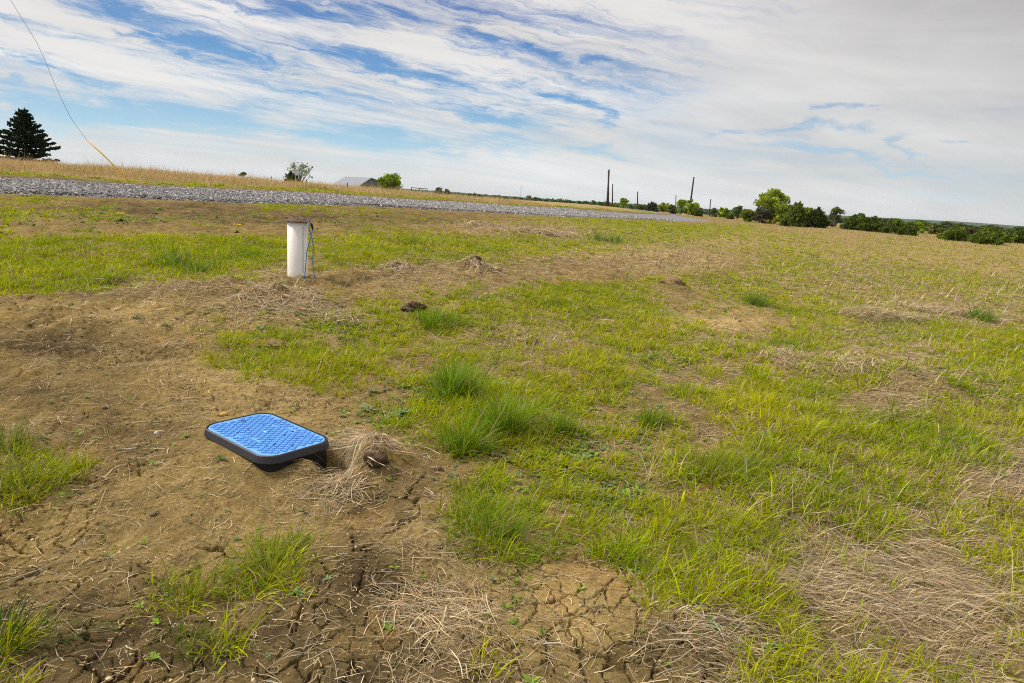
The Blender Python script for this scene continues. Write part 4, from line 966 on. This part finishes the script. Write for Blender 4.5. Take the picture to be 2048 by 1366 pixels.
# ------------------------------------------------------------------ trees and bushes
bark = material('bark', (.13, .10, .075), .95, .35, 12, .5)
crown_m = leaf_material('tree_leaf', .38, rough=.7, spec=.08)
def quads_at(P, size, rng, colr, stretch=1.0, axis=None):
    n_ = len(P)
    if axis is None: axis = rng.normal(0, 1, (n_, 3))
    axis = axis / np.linalg.norm(axis, axis=1)[:, None]; o_ = np.cross(axis, rng.normal(0, 1, (n_, 3))); o_ /= np.linalg.norm(o_, axis=1)[:, None] + 1e-9
    a = axis * (size * stretch)[:, None]; b_ = o_ * size[:, None] * .5
    Vs = np.stack([P - a * .5, P - a * .05 + b_, P + a * .5, P - a * .05 - b_], 1).reshape(-1, 3)
    Qs = (np.arange(n_) * 4)[:, None] + np.arange(4); return Vs, Qs, np.repeat(colr, 4, 0)
def broad_tree(name, base, H_, Wd, c, lab, seed, n_=3500, leaf=.16, sparse=0.0, low=.15, grp=None, twig=None, nc=26, cat='tree', lean=0.0):
    rng = np.random.default_rng(seed); e = tag(empty(name, base), lab, cat, grp)
    cen = []; rad = []
    for i in range(nc):
        h = low + (1 - low) * rng.random() ** .8; prof = math.sqrt(max(.05, 1 - ((h - .45) / .62) ** 2)); a = rng.random() * 6.283; q = math.sqrt(rng.random()) * .72 * prof
        cen.append((q * math.cos(a) * Wd / 2 + lean * h * H_, q * math.sin(a) * Wd / 2, h * H_ * .92)); rad.append(rng.uniform(.09, .21))
    cen = np.array(cen); rad = np.array(rad)
    mb = MB(); mb.tube([(0, 0, -.3), (.03 * Wd, 0, H_ * .25), (lean * .4 * H_, 0, H_ * .5)], [H_ * .035, H_ * .026, H_ * .012], 8)
    for q in cen[: (22 if sparse or twig else 12)]:
        mb.tube([(0, 0, H_ * .15), (q[0] * .5, q[1] * .5, q[2] * .55), tuple(q)], [H_ * .014, H_ * .009, H_ * .003], 5, False)
        if sparse or twig:
            for _ in range(5):
                d = rng.normal(0, 1, 3) * Wd * .09; mb.tube([tuple(q), tuple(q + d * .6 + [0, 0, .04 * H_]), tuple(q + d * 1.2 + [0, 0, .09 * H_])], [H_ * .0035, H_ * .002, H_ * .001], 3, False)
    mb.build('trunk', twig or bark, e)
    k = rng.integers(0, nc, n_); d = rng.normal(0, 1, (n_, 3)); d /= np.linalg.norm(d, axis=1)[:, None]; rr_ = rng.random(n_) ** (.45)
    P = cen[k] + d * (rr_ * rad[k] * (Wd + H_) * .5)[:, None] * np.array([1, 1, .8])
    P[:, 2] = np.abs(P[:, 2]); cl = np.array(c)[None] * (rng.lognormal(0, .28, nc)[k] * rng.lognormal(0, .2, n_))[:, None]
    rb = RB(); rb.add(*quads_at(P, leaf * rng.lognormal(0, .3, n_), rng, cl, 1.3)); rb.build('crown', crown_m, e); return e
def juniper(name, base, H_, Wd, c, lab, seed, n_=2600, leaf=.20, wind=.35, grp=None, pts=1.0):
    rng = np.random.default_rng(seed); e = tag(empty(name, base), lab, 'juniper', grp)
    mb = MB(); mb.tube([(0, 0, -.3), (.02, 0, H_ * .4), (wind * .4 * H_ * .3, 0, H_ * .75)], [.09, .06, .02], 6); mb.build('trunk', bark, e)
    nb = 46; a = rng.random(nb) * 6.283; h = rng.random(nb) ** 1.1 * .85
    prof = np.interp(h, [0, .15, .45, .75, 1], [.80, 1, .88, .52, .15]) * Wd / 2
    B = np.stack([np.cos(a) * prof * .12, np.sin(a) * prof * .12, h * H_ * .72], 1)
    T = np.stack([np.cos(a) * prof * rng.uniform(.75, 1.1, nb) + wind * H_ * .22 * h, np.sin(a) * prof * rng.uniform(.75, 1.1, nb), h * H_ * .80 + rng.uniform(.05, .26, nb) * H_ * (.35 + h)], 1)
    T[:3] = [[wind * .35 * H_, 0, H_], [wind * .15 * H_ - .1, .1, H_ * .93], [wind * .5 * H_, -.1, H_ * .88]]
    k = rng.integers(0, nb, n_); t_ = rng.random(n_) ** .7; t_ = t_[:, None]; P = B[k] * (1 - t_) + T[k] * t_; dirn = (T - B)[k]; dirn /= np.linalg.norm(dirn, axis=1)[:, None]
    P = P + rng.normal(0, 1, (n_, 3)) * (.10 * Wd * (1.15 - t_) * pts); P[:, 2] = np.maximum(P[:, 2], .02)
    ax = dirn + rng.normal(0, .5, (n_, 3)) + np.array([wind, 0, .55]); cl = np.array(c)[None] * (rng.lognormal(0, .25, nb)[k] * rng.lognormal(0, .2, n_))[:, None]
    rb = RB(); rb.add(*quads_at(P, leaf * rng.lognormal(0, .3, n_) * .6, rng, cl, 2.3, ax)); rb.build('crown', crown_m, e); return e
def place(px, yt, yb, wpx, Y, visible=True):
    """base on the land at that depth; height up to the seen top; width from the seen width"""
    pbx = at(px, yb, Y); ptp = at(px, yt, Y); zb = float(base_z(pbx[0], pbx[1])); sc = math.hypot(pbx[0], pbx[1]) / Y
    return (float(pbx[0]), float(pbx[1]), zb - .05), max(.4, float(ptp[2] - zb)), wpx * Y / FPX
DJ = (.12, .165, .02); MJ = (.15, .20, .022); OL = (.18, .20, .05); YGt = (.31, .37, .035); BG = (.28, .39, .02); PG = (.2, .25, .08)
TREES = [('b',1246,397,427,26,125,BG,'small round topped green tree between two poles',{}),
 ('b',1222,409,427,24,118,OL,'low green shrub at the foot of the second pole',{'low':.02,'cat':'shrub'}),
 ('b',1281,410,431,26,112,OL,'grey green shrub right of the third pole',{'low':.02,'cat':'shrub'}),
 ('j',1302,403,431,30,108,(.08,.10,.05),'dark windswept juniper in the hedge left of the green thicket',{}),
 ('b',1326,405,431,28,112,YGt,'bright yellow green shrub beside the dark hedge juniper',{'low':.02,'cat':'shrub'}),
 ('b',1343,409,431,22,105,OL,'brownish shrub left of the fourth pole',{'low':.02,'cat':'shrub'}),
 ('b',1362,399,431,34,115,BG,'broad green tree behind the fourth pole',{'low':.05}),
 ('b',1382,398,432,32,110,BG,'green tree directly behind the leaning pole',{'low':.05}),
 ('j',1396,415,434,18,104,DJ,'low dark juniper right of the leaning pole foot',{}),
 ('b',1426,415,434,18,115,OL,'small olive shrub right of the last pole',{'low':.02,'cat':'shrub'}),
 ('b',1446,415,435,28,110,BG,'green shrub midway between last pole and the big tree',{'low':.02,'cat':'shrub'}),
 ('j',1460,424,436,16,104,DJ,'tiny dark juniper next to the green shrubs',{}),
 ('b',1474,411,437,34,102,(.13,.19,.06),'flat topped dark green tree left of the yellow bush',{'low':.25}),
 ('b',1494,418,443,38,94,(.20,.26,.025),'rounded yellow green bush in front of the big tree',{'low':.02,'cat':'bush','n_':2600}),
 ('b',1538,378,442,84,93,YGt,'largest tree, bright yellow green with a wide billowing crown',{'n_':9000,'low':.12,'nc':48,'leaf':.19}),
 ('b',1522,413,441,46,90,(.10,.10,.05),'grey brown twiggy scrub under the largest tree',{'low':.02,'cat':'scrub','twig':1}),
 ('b',1565,408,442,40,89,(.26,.32,.03),'yellow green scrub behind the tall dark juniper',{'low':.02,'cat':'scrub','n_':3000}),
 ('j',1584,401,453,54,81,DJ,'tall dark windswept juniper right of the largest tree',{'n_':6500,'wind':.5}),
 ('b',1612,414,446,40,92,(.23,.30,.03),'yellow green shrub between two dark junipers',{'low':.02,'cat':'shrub'}),
 ('j',1630,414,456,50,81,(.065,.10,.016),'rounded very dark juniper right of the tall one',{'n_':6000,'wind':.12}),
 ('b',1668,413,449,40,95,(.15,.18,.04),'pale green shrub with bare grey twigs on top',{'low':.02,'cat':'shrub','twig':1}),
 ('j',1703,428,457,44,83,DJ,'dark juniper right of the twiggy pale shrub',{'n_':3500}),
 ('b',1718,425,452,30,90,(.12,.21,.03),'mid green tree peeking over a dark juniper',{'low':.1}),
 ('j',1738,431,463,48,78,(.10,.14,.018),'low wide juniper with feathery tips leaning right',{'n_':4200,'wind':.6}),
 ('j',1786,436,470,52,74,DJ,'broad dark juniper left of a green rounded tree',{'n_':4500}),
 ('j',1815,445,473,40,71,(.10,.145,.02),'shorter juniper joined to the broad dark one',{'n_':3500}),
 ('b',1836,440,470,36,84,BG,'green rounded tree between junipers near the right',{'low':.05}),
 ('b',1866,449,476,40,86,OL,'olive brown thicket behind the right hand junipers',{'low':.02,'cat':'thicket','twig':1}),
 ('j',1905,452,484,52,62,MJ,'single olive juniper standing forward near the right',{'n_':4500}),
 ('b',1938,455,482,34,80,(.11,.10,.05),'brown leafless shrub near the right end',{'low':.02,'cat':'shrub','twig':1}),
 ('j',1972,453,490,62,58,MJ,'widest dark juniper near the right edge',{'n_':5200}),
 ('b',2012,464,490,40,64,(.18,.26,.03),'light green bush beside the widest juniper',{'low':.02,'cat':'bush'}),
 ('j',2044,455,492,40,64,DJ,'dark juniper cut by the right edge of the view',{'n_':3500}),
 ('b',780,349,376,66,100,(.26,.37,.025),'bright green tree behind the grey barn',{'low':.2,'n_':4500}),
 ('b',877,375,386,22,75,(.22,.22,.12),'pale leafless bush right of the pipe frame',{'low':.3,'n_':350,'cat':'bush','twig':1}),
 ('b',894,378,388,16,75,(.22,.22,.12),'second smaller pale bush right of the pipe frame',{'low':.3,'n_':250,'cat':'bush','twig':1}),
 ('b',1058,389,400,18,150,(.20,.22,.10),'pale spindly bush below the radio mast',{'low':.3,'n_':400,'cat':'bush','twig':1}),
 ('b',487,343,362,26,45,(.07,.12,.04),'few green sprigs showing above the bank at left',{'low':.7,'n_':60,'cat':'sapling','leaf':.12,'nc':8}),
 ('b',600,322,366,70,58,(.20,.25,.10),'thin sapling with scattered leaves beside the white dish',{'low':.42,'n_':420,'cat':'sapling','sparse':1,'leaf':.10,'nc':46}),
 ('j',583,343,366,38,56,(.05,.085,.02),'spiky dark green bush under the thin sapling',{'wind':-.1,'n_':1800})]
twigm = material('grey_twig', (.22, .19, .16), .9, .2)
for i, (kd, px, yt, yb, w_, Yd, c, lab, kw) in enumerate(TREES):
    b_, h_, wd = place(px, yt, yb, w_, Yd); kw = dict(kw)
    if 'twig' in kw: kw['twig'] = twigm
    if kd == 'b': broad_tree({'tree': 'tree', 'bush': 'bush', 'shrub': 'shrub', 'scrub': 'scrub', 'thicket': 'thicket', 'sapling': 'sapling'}[kw.get('cat', 'tree')], b_, h_, wd, c, lab, 100 + i, **{'n_': 1800, **kw})
    else: juniper('juniper', b_, h_, wd, c, lab, 100 + i, **{'n_': 1800, **kw})
# filler row of dark trees behind the right hand junipers
row = []
for i, px in enumerate(range(1745, 2100, 21)):
    b_, h_, wd = place(px, 436 + (px - 1745) * .066 + (i * 37 % 7) - 3, 470 + (px - 1745) * .05, 40 + (i * 13 % 9), 118 + (i * 17 % 23)); row.append((b_, h_, wd))
proto = None
def copy_tree(o, parent=None):
    c_ = o.copy(); C.objects.link(c_)
    if parent: c_.parent = parent; c_.matrix_parent_inverse = o.matrix_parent_inverse
    for ch in list(o.children): copy_tree(ch, c_)
    return c_
for b_, h_, wd in row:
    if proto is None: proto = broad_tree('tree', b_, 3.2, 4.0, (.13, .18, .05), 'dark green tree in the far row behind the right hand junipers', 300, 1500, leaf=.22, low=.02, grp='far row of trees on the right'); o = proto
    else: o = copy_tree(proto)
    o.location = b_; o.scale = (wd / 4.0, wd / 4.0, h_ / 3.2); o.rotation_euler = (0, 0, b_[0] * 7.1)
# distant hedgerow seen over the bank
proto = None
for i, (px, yt) in enumerate([(925,387.5),(938,386.5),(948,386),(960,388),(972,389),(985,390),(998,391),(1010,392.5),(1028,393.5),(1040,394.5),(1072,394.5),(1080,396),(1090,399),(1103,400),(1112,399.5),(1121,400),(1131,400.5),(1139,400.5),(1148,402),(1158,402),(1167,402),(1176,404),(1188,401),(1200,404),(1208,406),(1236,409),(1262,410)]):
    Yd = 240 + (i * 53 % 90); b_, h_, wd = place(px, yt, yt + 9, 15 + (i * 7 % 6), Yd)
    if proto is None: proto = broad_tree('hedgerow_tree', b_, 4.0, 4.5, (.10, .17, .06), 'small dark green tree in the distant hedgerow beyond the bank', 301, 900, leaf=.42, low=.02, grp='distant hedgerow trees'); o = proto
    else: o = copy_tree(proto)
    o.location = b_; o.scale = (wd / 4.5, wd / 4.5, h_ / 4.0); o.rotation_euler = (0, 0, i * 1.7)
# far woods and hills
rng = np.random.default_rng(71); n_ = 26000; a = np.radians(rng.uniform(-12, 44, n_)); dd = rng.choice([420, 520, 640, 800], n_) * rng.uniform(.97, 1.03, n_)
X, Y = dd * np.sin(a), dd * np.cos(a); hh = (2.6 + 2.2 * fbm(X, Y, .03, 4, .6, 3.)) * (dd / 500) ** .5; zz = base_z(X, Y) + hh * rng.random(n_) ** .8
c = np.array([.13, .20, .10]) * rng.lognormal(0, .2, (n_, 1)); rb = RB(); rb.add(*quads_at(np.stack([X, Y, zz], 1), rng.uniform(1.2, 2.6, n_), rng, c, 1.2))
tag(rb.build('distant_wood', crown_m), 'continuous dark strip of far off woodland along the horizon', 'distant woods', kind='stuff')
hm = material('wooded_hill', (.045, .075, .035), 1.0, .3, .01)
az2 = np.radians(np.linspace(-60, 60, 500)); Vh = []
for rr2, hf in ((1700, 0), (1900, .7), (2200, 1), (2600, .6), (3200, 0)):
    X, Y = rr2 * np.sin(az2), rr2 * np.cos(az2); prof = 9 + 9 * fbm(X * 0 + az2 * 3, X * 0 + 1., 1., 4, .5, 5.) + 8 * np.clip(az2 * 1.6, 0, 1) + 1.2 * fbm(X, Y, .02, 3, .6, 1.)
    Vh.append(np.stack([X, Y, base_z(X, Y) - 2 + hf * prof], 1))
hl = mesh_np('distant_hills', np.concatenate(Vh), gridq(5, 500), hm); tag(hl, kind='structure')

# the layered cedar at the left edge
def cedar(px, yt, yb, wpx, Yd):
    b_, H_, Wd = place(px, yt, yb, wpx, Yd); e = tag(empty('cedar_tree', b_), 'dark layered cedar tree on the bank at the left edge', 'tree')
    rng = np.random.default_rng(88); mb = MB(); mb.tube([(0, 0, -.3), (.03, 0, H_ * .5), (.12, 0, H_ * 1.0)], [.16, .08, .012], 8)
    Ps, As, Ss = [], [], []
    for i in range(104):
        h = ((i // 8) / 13 + rng.normal(0, .008)); h = min(max(h, 0), 1) ** .95; z0 = H_ * (.05 + .93 * h); a = i * 2.4 + rng.normal(0, .3); L = Wd / 2 * (1 - h) ** 1.0 * rng.uniform(.62, 1.12) * (1.08 if math.cos(a) < 0 else 1.0) + .05
        rise = .16 + .45 * h; tip = Vector((L * math.cos(a), L * math.sin(a), L * (rise - .12))); mid = tip * .5 + Vector((0, 0, -.05 * L))
        mb.tube([(0.02, 0, z0), (mid.x, mid.y, z0 + mid.z), (tip.x, tip.y, z0 + tip.z)], [.03 * (1 - h) + .008, .015, .004], 4, False)
        m = int(10 + 44 * L); t_ = rng.random(m) ** .75; lat = rng.normal(0, .07 + .10 * L * (1 - t_), m) ; dirn = np.array([math.cos(a), math.sin(a)])
        x = tip.x * t_ - dirn[1] * lat; y = tip.y * t_ + dirn[0] * lat; z = z0 + np.where(t_ < .5, mid.z * t_ * 2, mid.z + (tip.z - mid.z) * (t_ - .5) * 2) + rng.normal(0, .025, m) - np.abs(lat) * .25 
        Ps.append(np.stack([x, y, z], 1)); As.append(np.stack([np.full(m, dirn[0]), np.full(m, dirn[1]), rng.normal(.15, .5, m)], 1) + rng.normal(0, .5, (m, 3))); Ss.append(np.full(m, .12))
    mb.build('trunk', bark, e); P = np.concatenate(Ps); n_ = len(P); c = np.array([.018, .036, .014]) * rng.lognormal(0, .25, (n_, 1))
    rb = RB(); rb.add(*quads_at(P, np.concatenate(Ss) * rng.lognormal(0, .3, n_), rng, c, 1.7, np.concatenate(As))); rb.build('crown', crown_m, e)
cedar(54, 212, 322, 138, 40)

# ------------------------------------------------------------------ barn, dish, frame, mast, posts and poles
def wframe(Y): return at(741, 356, Y)
ax_ = at(741, 355.5, 108); zb = float(base_z(ax_[0], ax_[1])); barn = tag(empty('barn', (float(ax_[0]), float(ax_[1]), zb), math.radians(0)), 'grey metal barn with gabled roof half hidden behind the bank', 'barn')
hR = float(ax_[2] - zb); m_ = 108 / FPX; ph = math.radians(38)
rdv = np.array([-math.cos(ph), math.sin(ph)]); wdv = np.array([math.sin(ph), math.cos(ph)])           # along the ridge going away to the left; across, away to the right
Lr = 61 * m_ / math.cos(ph); w2, w1 = 45 * m_ / math.sin(ph), 18 * m_ / math.sin(ph)
d1, d2 = 16.5 * m_, 16.0 * m_
def bpnt(l, w, z): q = rdv * l + wdv * w; return (q[0], q[1], z)
roofm = bpy.data.materials.new('grey_metal_roof'); roofm.use_nodes = True; t = roofm.node_tree; n = NT(t); b = t.nodes['Principled BSDF']; b.inputs['Roughness'].default_value = .5; b.inputs['Metallic'].default_value = 0
wv_ = t.nodes.new('ShaderNodeTexWave'); wv_.inputs['Scale'].default_value = 1.2; n.put(wv_.inputs['Vector'], t.nodes.new('ShaderNodeTexCoord').outputs['Object']); n.put(b.inputs['Base Color'], n.ramp(wv_.outputs['Fac'], [(0, (.19, .20, .225)), (1, (.25, .26, .29))]))
wallb = material('blue_grey_siding', (.13, .17, .21), .7, .12, 3)
s1, s2 = d1 / w1, d2 / w2; W1, W2 = w1 * 1.35, w2 * 1.0; ov = .15; th = .07
mb = MB()
for w_, s_ in ((-W1, s1), (W2, s2)):
    a0 = [bpnt(-ov, 0, hR), bpnt(Lr + ov, 0, hR), bpnt(Lr + ov, w_ * 1.04, hR - abs(w_) * 1.04 * s_), bpnt(-ov, w_ * 1.04, hR - abs(w_) * 1.04 * s_)]
    lo_ = [(x, y, z - th) for x, y, z in a0]; mb.add(a0 + lo_, [(0, 1, 2, 3), (7, 6, 5, 4), (0, 4, 5, 1), (1, 5, 6, 2), (2, 6, 7, 3), (3, 7, 4, 0)])
mb.build('roof', roofm, barn)
mb = MB(); g0 = [bpnt(0, -W1, 0), bpnt(0, W2, 0), bpnt(0, W2, hR - th - W2 * s2), bpnt(0, 0, hR - th - .01), bpnt(0, -W1, hR - th - W1 * s1)]; g1 = [(x + rdv[0] * Lr, y + rdv[1] * Lr, z) for x, y, z in g0]
mb.add(g0 + g1, [(0, 1, 2, 3, 4), (9, 8, 7, 6, 5), (0, 5, 6, 1), (1, 6, 7, 2), (4, 9, 5, 0)]); mb.build('wall', wallb, barn)
trimm = material('pale_green_trim', (.30, .42, .38), .6, .05); mb = MB()
for w_, s_ in ((-W1, s1), (W2, s2)):
    p0 = Vector(bpnt(-ov - .03, 0, hR - .02)); p1_ = Vector(bpnt(-ov - .03, w_ * 1.03, hR - .02 - abs(w_) * 1.03 * s_)); mb.tube([p0, p1_], .06, 4)
mb.build('verge_trim', trimm, barn)
# dish
dp = at(591, 346, 55); zb = float(base_z(dp[0], dp[1])); dish = tag(empty('satellite_dish', (float(dp[0]), float(dp[1]), zb)), 'round whitish satellite dish on a post beside the spiky bush', 'satellite dish')
hz_ = float(dp[2] - zb); dm_ = material('dish_white', (.55, .56, .56), .5, .1, 5); mb = MB(); Rd = .25; rings = []
for i in range(7):
    q = i / 6; rings.append([(Rd * q * math.cos(k * math.pi / 12), -.10 - .10 * q * q * 1.0 + .0, Rd * q * math.sin(k * math.pi / 12)) for k in range(24)])
rings[0] = [(x * .01 + .005 * math.cos(k * math.pi / 12), y, .005 * math.sin(k * math.pi / 12)) for k, (x, y, z_) in enumerate(rings[0])]
back = [[(x, y + .02, z_) for x, y, z_ in r_] for r_ in rings][::-1]
mb.loft(rings + back, True, True); o = mb.build('reflector', dm_, dish, True, (0, 0, hz_)); o.rotation_euler = (math.radians(-20), 0, math.radians(35))
mb = MB(); mb.tube([(0, .0, -.2), (0, 0, hz_)], .03, 6); mb.build('post', galv, dish)
mb = MB(); mb.tube([(0, -.16, -.2), (.05, -.45, -.08)], .012, 5); mb.box((.05, -.47, -.06), (.03, .04, .03)); mb.build('feed_arm', blk, dish, False, (0, 0, hz_))
# pipe frame
fm = material('dark_steel_pipe', (.05, .055, .07), .6, .2); Yf = 62
q0 = at(823, 375.3, Yf); zb = float(base_z(q0[0], q0[1])); fr_ = tag(empty('pipe_frame', (float(q0[0]), float(q0[1]), zb)), 'dark steel pipe gate frame on the bank skyline', 'gate frame')
for px, yy in ((823, 375.3), (839, 376.3), (854, 377.8)):
    q = at(px, yy, Yf); mb = MB(); mb.tube([(q[0] - q0[0], 0, -.3), (q[0] - q0[0], 0, q[2] - zb)], .035, 6); mb.build('post', fm, fr_)
q1 = at(854, 377.8, Yf); mb = MB(); mb.tube([(-.04, 0, q0[2] - zb), (q1[0] - q0[0] + .04, 0, q1[2] - zb)], .035, 6); mb.build('top_rail', fm, fr_)
# radio mast
q = at(1041, 393, 1100); zt = at(1041.5, 370, 1100)[2]; zb = float(base_z(q[0], q[1])); mast = tag(empty('radio_mast', (float(q[0]), float(q[1]), zb)), 'very thin distant radio mast on the horizon', 'radio mast')
mb = MB(); Hm = float(zt - zb)
for k in range(3):
    a = k * 2.094; mb.tube([(.45 * math.cos(a), .45 * math.sin(a), 0), (.35 * math.cos(a), .35 * math.sin(a), Hm)], .09, 4)
for i in range(18):
    z0 = i * Hm / 18
    for k in range(3):
        a, b2 = (k + i) * 2.094, (k + i + 1) * 2.094; mb.tube([(.42 * math.cos(a), .42 * math.sin(a), z0), (.42 * math.cos(b2), .42 * math.sin(b2), z0 + Hm / 18)], .05, 3, False)
mb.build('lattice', material('mast_grey', (.25, .26, .3), .7, .1), mast)
# fence posts
fpm = material('rusty_steel_post', (.10, .06, .045), .9, .2)
for px, yt, lab in [(542.6, 351, 'thin steel fence post on the bank left of the sapling'), (613, 357, 'thin steel fence post right of the white dish'), (695, 363.5, 'thin steel fence post in front of the barn roof')]:
    b_, h_, _ = place(px, yt, yt + 10, 1, 42); mb = MB(); mb.box((0, 0, h_ / 2 - .15), (.022, .004, h_ / 2 + .15)); mb.box((0, .018, h_ / 2 - .15), (.004, .018, h_ / 2 + .15))
    for k in range(6): mb.box((0, -.008, h_ * .3 + k * h_ * .11), (.008, .006, .008))
    tag(mb.build('fence_post', fpm, loc=b_), lab, 'fence post', 'steel fence posts on the bank')
# poles
pm = bpy.data.materials.new('dark_pole_wood'); pm.use_nodes = True; t = pm.node_tree; n = NT(t); b = t.nodes['Principled BSDF']; b.inputs['Roughness'].default_value = .9
mp = t.nodes.new('ShaderNodeMapping'); mp.inputs['Scale'].default_value = (8, 8, .6); n.put(mp.inputs['Vector'], t.nodes.new('ShaderNodeTexCoord').outputs['Object']); n.put(b.inputs['Base Color'], n.ramp(n.noise(mp.outputs[0], 3, 4), [(.3, (.035, .028, .025)), (.7, (.085, .068, .06))]))
for xt, yt, xb, yb, Yd, r_, lab in [(1218.3,339,1213.5,420,118,.17,'tall dark pole of the nearest pair, leaning right to meet its neighbour'),(1217.0,341,1216.2,420,117.4,.16,'upright dark pole of the nearest pair beside the road'),
        (1225.3,368,1224.6,421,135,.14,'shorter pole just right of the tall pair'),(1275.4,383,1274.4,427,125,.13,'pole standing alone behind the road bend'),
        (1352,390,1351,431,128,.10,'thin pole left of the leaning pole in front of green trees'),(1387.8,354,1377.5,432,112,.16,'tall pole leaning to the right at the road end'),(1421.2,398,1418.8,433,128,.11,'short thin pole farthest to the right')]:
    qb = at(xb, yb, Yd); qt = at(xt, yt, Yd); zb = float(base_z(qb[0], qb[1])); k = (zb - .3 - qt[2]) / (qb[2] - qt[2]); foot = qt + (qb - qt) * k
    mb = MB(); mb.tube([(0, 0, 0), tuple((qt - foot) * .5), tuple(qt - foot)], [r_, r_ * .85, r_ * .7], 10); e = tag(mb.build('utility_pole', pm, smooth=True, loc=tuple(float(v) for v in foot)), lab, 'pole', 'dark wooden poles beyond the road')
# two small white marker posts at the road end
wmk = material('white_marker', (.7, .7, .68), .6, .05)
for px, lab in ((1366.5, 'left one of two tiny white markers at the road end'), (1370.5, 'right one of two tiny white markers at the road end')):
    b_, h_, _ = place(px, 428, 432, 1, 98); mb = MB(); mb.loft([circ(.085, 0, 10), circ(.085, h_ * .85, 10), circ(.05, h_, 10)]); tag(mb.build('marker_post', wmk, loc=b_), lab, 'marker post', 'white markers')

# ------------------------------------------------------------------ thin haze of the air
hzm = bpy.data.materials.new('haze'); hzm.use_nodes = True; t = hzm.node_tree; t.nodes.remove(t.nodes['Principled BSDF'])
pv = t.nodes.new('ShaderNodeVolumePrincipled'); pv.inputs['Color'].default_value = (.92, .97, 1.0, 1); pv.inputs['Density'].default_value = .00008; pv.inputs['Anisotropy'].default_value = .2
t.links.new(pv.outputs[0], t.nodes['Material Output'].inputs['Volume'])
mb = MB(); mb.box((0, 0, -.5), (4700, 4700, 19.5)); hz = mb.build('haze', hzm); tag(hz, kind='stuff')
